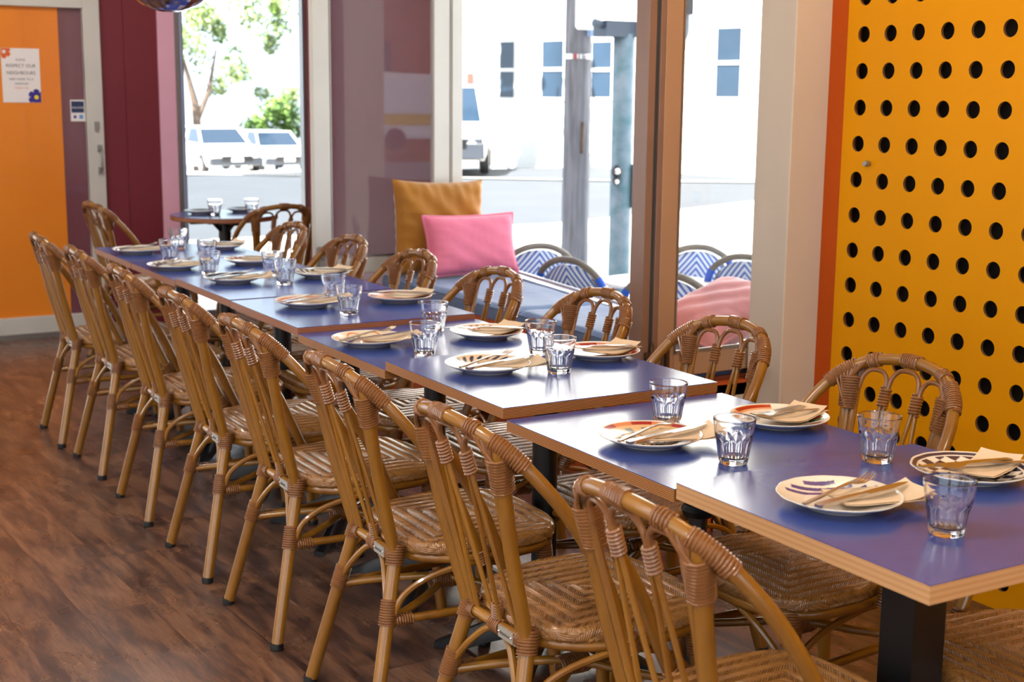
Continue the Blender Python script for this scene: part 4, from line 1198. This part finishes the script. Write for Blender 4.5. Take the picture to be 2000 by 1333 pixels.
# outdoor cafe chairs and tables
def woven_mat():
    k = NT('blue_white_woven_back'); v = k.coord(); sp = k.n('ShaderNodeSeparateXYZ'); k.l(v, sp.inputs[0])
    t_ = k.math('ADD', k.math('ABSOLUTE', sp.outputs[1]), k.math('MULTIPLY', sp.outputs[2], .8))
    f = k.math('FRACT', k.math('MULTIPLY', t_, 34))
    k.l(k.ramp(f, [(0, lin('#3E66B8')), (.4, lin('#3E66B8')), (.5, lin('#DCE4F2')), (.9, lin('#DCE4F2'))]), k.b.inputs['Base Color'])
    k.b.inputs['Roughness'].default_value = .5; return k.m
M['woven'] = woven_mat(); M['outpole'] = mat('grey_bamboo_look_tube', '#7D7468', .5, var=.25, vscale=12)
M['blueband'] = mat('bright_blue_wrap', '#1F58C8', .5)
def outdoor_chair(label):
    t = thing('woven_armchair', label, 'chair', group='blue and white woven chairs on the footpath')
    hoop = smooth_path([(-.16, .24, .42), (-.22, .235, .62), (-.27, .19, .80), (-.285, .10, .875), (-.29, 0, .895), (-.285, -.10, .875), (-.27, -.19, .80), (-.22, -.235, .62), (-.16, -.24, .42)], 6)
    b = MB(); b.tube(hoop, .016, 10); b.tube([(p.x+.02, p.y*.86, .42+(p.z-.42)*.93) for p in hoop], .010, 8); b.build('back_hoop', M['outpole'], t)
    b = MB(); n = len(hoop); 
    left = hoop[:n//2+1]; right = hoop[n//2:][::-1]
    rows = []
    for a_, c_ in zip(left, right): rows.append([(a_.x+.012+(c_.x-a_.x)*u+.0-.025*math.sin(PI*u), (a_.y+(c_.y-a_.y)*u)*.88, .42+((a_.z+(c_.z-a_.z)*u)-.42)*.95) for u in [i/10 for i in range(11)]])
    b.grid(rows); b.grid([[(x+.006, y, z) for x, y, z in r[::-1]] for r in rows]); b.build('woven_back', M['woven'], t)
    b = MB()
    for i0 in (n//2-14, n//2+11): b.tube(hoop[i0:i0+4], .0185, 10)
    b.build('blue_wrap', M['blueband'], t)
    b = MB(); b.poly([(.24*math.cos(a)*1.0, .235*math.sin(a)) for a in [2*PI*i/28 for i in range(28)]], .42, .45); b.build('seat', M['woven'], t)
    for x, y in ((-.19, .19), (-.19, -.19), (.18, .19), (.18, -.19)):
        b = MB(); b.tube([(x*.85, y*.9, .43), (x*1.15, y*1.08, 0)], .013, 8); b.build('leg', M['outpole'], t)
    return t
oc = outdoor_chair('woven blue chair with the tallest back beside the pink pillow')
oc.location = (2.30, 5.03, -.23); oc.rotation_euler = (0, 0, 1.35)
for x, y, r, l in ((2.32, 4.26, .3, 'woven blue chair close to the sill, its back before the power pole'), (2.36, 3.70, .7, 'woven chair whose brown hoop rises by the tan window post'), (3.06, 4.62, 1.2, 'woven blue chair seen highest through the folded window leaf'), (3.16, 4.04, .5, 'woven blue chair cut off by the beige pier'), (2.26, 3.05, .4, 'grey hooped woven chair behind the dusty pink pillow')):
    copy_tree(oc, (x, y, -.23), r, l)
def out_table(x, y, label):
    t = thing('footpath_table', label, 'table', (x, y, -.23), group='white round tables on the footpath')
    b = MB(); b.lathe([(0, .735), (.27, .735), (.28, .742), (.275, .752), (0, .755)], 48); b.build('table_top', M['white_metal'], t)
    b = MB(); b.lathe([(.03, 0), (.03, .735)], 14); b.build('pedestal', M['iron'], t)
    b = MB(); b.lathe([(0, 0), (.22, 0), (.22, .012), (.03, .03)], 24); b.build('base', M['iron'], t)
out_table(2.62, 4.24, 'white round table on the footpath under the two poles')
out_table(2.75, 3.42, 'white round table on the footpath seen through the folded leaf')

# cars
def car(label, loc, rz, paint, L=4.6, Wd=1.85, H=1.5, suv=False, plate_c='#E8E8E8'):
    t = thing('parked_car', label, 'car', loc, rz)
    hw = Wd/2
    st = [(-L/2, .45, .80, .80), (-L/2+.12, .32, .95, .93), (-L/2+.8, .28, 1.0, 1.0), (0, .26, 1.0, 1.0), (L/2-1.2, .28, .98 if not suv else 1.08, 1.0), (L/2-.35, .30, .86 if not suv else 1.02, .97), (L/2-.05, .34, .74 if not suv else .90, .88), (L/2, .42, .62 if not suv else .75, .80)]
    rows = []
    for x, lo, hi, w in st:
        y = hw*w
        rows.append([(x, -y*.94, lo), (x, -y, lo+.15), (x, -y, hi-.16), (x, -y*.88, hi), (x, y*.88, hi), (x, y, hi-.16), (x, y, lo+.15), (x, y*.94, lo)])
    b = MB(); b.grid(rows, closed_u=True); b.add(rows[0], [tuple(range(8))]); b.add(rows[-1], [tuple(range(7, -1, -1))])
    b.build('body', paint, t, auto=50)
    zb = 1.0 if not suv else 1.08
    g0_, g1_ = (-L/2+.25, L/2-1.15); r0, r1 = (g0_+.35, g1_-.75)
    rows = [[(g0_, -hw*.86, .93), (g0_, hw*.86, .93)], [(r0, -hw*.70, H-.04), (r0, hw*.70, H-.04)], [(r1, -hw*.70, H-.04), (r1, hw*.70, H-.04)], [(g1_, -hw*.86, zb-.05), (g1_, hw*.86, zb-.05)]]
    b = MB(); b.grid(rows); b.add([rows[0][0], rows[1][0], rows[2][0], rows[3][0]], [(0, 1, 2, 3)]); b.add([rows[0][1], rows[1][1], rows[2][1], rows[3][1]], [(3, 2, 1, 0)])
    b.build('windows', M['carglass'], t, smooth=False)
    b = MB(); b.box(r0-.05, -hw*.70, H-.06, r1+.05, hw*.70, H)
    for s in (-1, 1):
        b.tube([(g0_, s*hw*.87, .95), (r0, s*hw*.71, H-.03)], .05, 6); b.tube([(g1_, s*hw*.87, zb-.02), (r1, s*hw*.71, H-.03)], .04, 6); b.tube([((r0+r1)/2, s*hw*.87, .98), ((r0+r1)/2, s*hw*.71, H-.03)], .035, 6)
    bevel(b.build('roof', paint, t, smooth=False), .02)
    for x in (-L/2+.85, L/2-.85):
        for s in (-1, 1):
            b = MB(); b.lathe([(.02, -.10), (.22, -.10), (.33, -.09), (.35, 0), (.33, .09), (.22, .10), (.02, .10)], 24); w = b.build('wheel', M['tyre'], t, loc=(x, s*(hw-.08), .35), rot=(PI/2, 0, 0))
            b = MB(); b.lathe([(0, .11), (.20, .105)], 16); b.lathe([(0, -.11), (.20, -.105)], 16); b.build('hubcap', M['steel'], w)
    f = L/2; hz = .62 if not suv else .72
    b = MB(); b.box(f-.06, -hw*.55, hz-.16, f+.02, hw*.55, hz+.02); b.box(f-.06, -hw*.72, .36, f+.01, hw*.72, .44); b.build('grille', M['black'], t, smooth=False)
    b = MB(); b.box(f-.35, -hw*.93, .34, f+.012, hw*.93, hz-.04 if suv else .56); b.box(f-.25, -hw*.90, hz-.05, f+.008, hw*.90, hz+.06 if suv else hz-.04); bevel(b.build('bumper', mat('dark_bumper', '#262C36', .5), t, smooth=False), .03)
    for s in (-1, 1):
        b = MB(); b.sphere((f-.06, s*hw*.66, hz), .13, 12, 8, (.6, 1.2, .6)); b.build('headlight', M['chrome'], t)
    b = MB(); b.box(f+.02, -.19, .46, f+.035, .19, .57); b.build('number_plate', mat('plate_enamel', plate_c, .5), t, smooth=False)
    return t
car('white car parked facing the street beyond the far window', (13.3, 43.6, gz(0, 43.6)), -1.58, M['carwhite'])
car('silver car partly behind the white car, beyond the far window', (17.1, 48.6, gz(0, 48.6)), -1.62, M['cargrey'])
car('white four wheel drive with dark bumper and yellow plate beside the white mullion', (12.75, 25.9, gz(0, 25)), -2.10, M['carwhite'], 4.9, 1.9, 1.85, True, '#DCE46A')

t = thing('street_van', 'white delivery van with a yellow stripe, mirrored in the window glass', 'van', (17.5, -26, -.25), .1)
b = MB(); prof = [(-2.6, .35), (2.3, .35), (2.6, .7), (2.5, 1.15), (1.9, 1.35), (1.3, 2.1), (-2.5, 2.25), (-2.65, 1.2)]
rows = [[(x, -.95, z) for x, z in prof], [(x, -1.0, z) for x, z in prof], [(x, 1.0, z) for x, z in prof], [(x, .95, z) for x, z in prof]]
b.grid(rows, closed_u=True); b.add(rows[0], [tuple(range(8))]); b.add(rows[-1], [tuple(range(7, -1, -1))]); b.build('body', M['carwhite'], t, auto=30)
b = MB(); b.box(-2.4, .99, .75, 2.2, 1.012, 1.05); b.build('stripe', mat('yellow_stripe', '#E8C01E', .5), t, smooth=False)
b = MB(); b.box(.9, 1.0, 1.25, 1.5, 1.012, 1.8); b.build('windows', M['carglass'], t, smooth=False)
for x in (-1.7, 1.7):
    for sy_ in (-.9, .9):
        b = MB(); b.lathe([(.02, -.1), (.3, -.1), (.34, 0), (.3, .1), (.02, .1)], 18); b.build('wheel', M['tyre'], t, loc=(x, sy_, .34), rot=(PI/2, 0, 0))
# trees
def foliage(t, blobs, n, size, m, seed, name='crown'):
    rnd = random.Random(seed); b = MB()
    for _ in range(n):
        cx, cy, cz, r = blobs[rnd.randrange(len(blobs))]
        d = Vector((rnd.gauss(0, 1), rnd.gauss(0, 1), rnd.gauss(0, 1))).normalized()*r*rnd.uniform(.4, 1)
        p = Vector((cx, cy, cz))+d
        u = Vector((rnd.uniform(-1, 1), rnd.uniform(-1, 1), rnd.uniform(-1, 1))).normalized(); w = u.orthogonal().normalized()
        s = size*rnd.uniform(.6, 1.3)
        b.add([p-u*s, p+w*s*.5, p+u*s, p-w*s*.5], [(0, 1, 2, 3)])
    b.build(name, m, t, smooth=False)
t = thing('street_tree', 'leafy street tree with a forked trunk behind the white car', 'tree', (14.9, 50.5, gz(0, 50)))
b = MB(); b.tube([(0, 0, 0), (.02, 0, 1.6), (-.05, 0, 2.6), (-.5, 0, 4.4)], [.2, .17, .15, .06], 10); b.tube([(.0, 0, 1.9), (.5, 0, 3.0), (.9, .2, 4.6)], [.13, .10, .04], 8); b.build('trunk', M['bark'], t)
rnd = random.Random(2)
foliage(t, [(rnd.uniform(-2.6, 3.4), rnd.uniform(-1.5, 1.5), rnd.uniform(2.7, 7.4), rnd.uniform(.3, .8)) for _ in range(40)], 5200, .12, M['leaf'], 5)
t = thing('hedge_bush', 'round green bush behind the silver car', 'bush', (19.0, 53.0, gz(0, 53)))
foliage(t, [(0, 0, 2.0, 1.05), (.8, 0, 1.8, .9), (-.9, 0, 1.6, .7), (.3, 0, 2.5, .7)], 2200, .12, M['leaf2'], 9)
b = MB(); b.tube([(0, 0, 0), (0, 0, 1.2)], .08, 8); b.build('stem', M['bark'], t)

t = thing('shade_tree', 'street tree standing before the white building, its crown above the picture', 'tree', (13.9, 28.9, gz(0, 28)))
rnd = random.Random(12)
foliage(t, [(rnd.uniform(-1.6, 1.8)-2.2, rnd.uniform(-2.2, 2.2)-2.7, rnd.uniform(5.6, 9.6), rnd.uniform(.35, .7)) for _ in range(22)], 1500, .2, M['leaf'], 15)
b = MB(); b.tube([(0, 0, 0), (.05, 0, 3), (-.6, -.6, 5.2), (-2.0, -2.4, 7.4)], [.2, .15, .12, .06], 8); b.build('trunk', M['bark'], t)
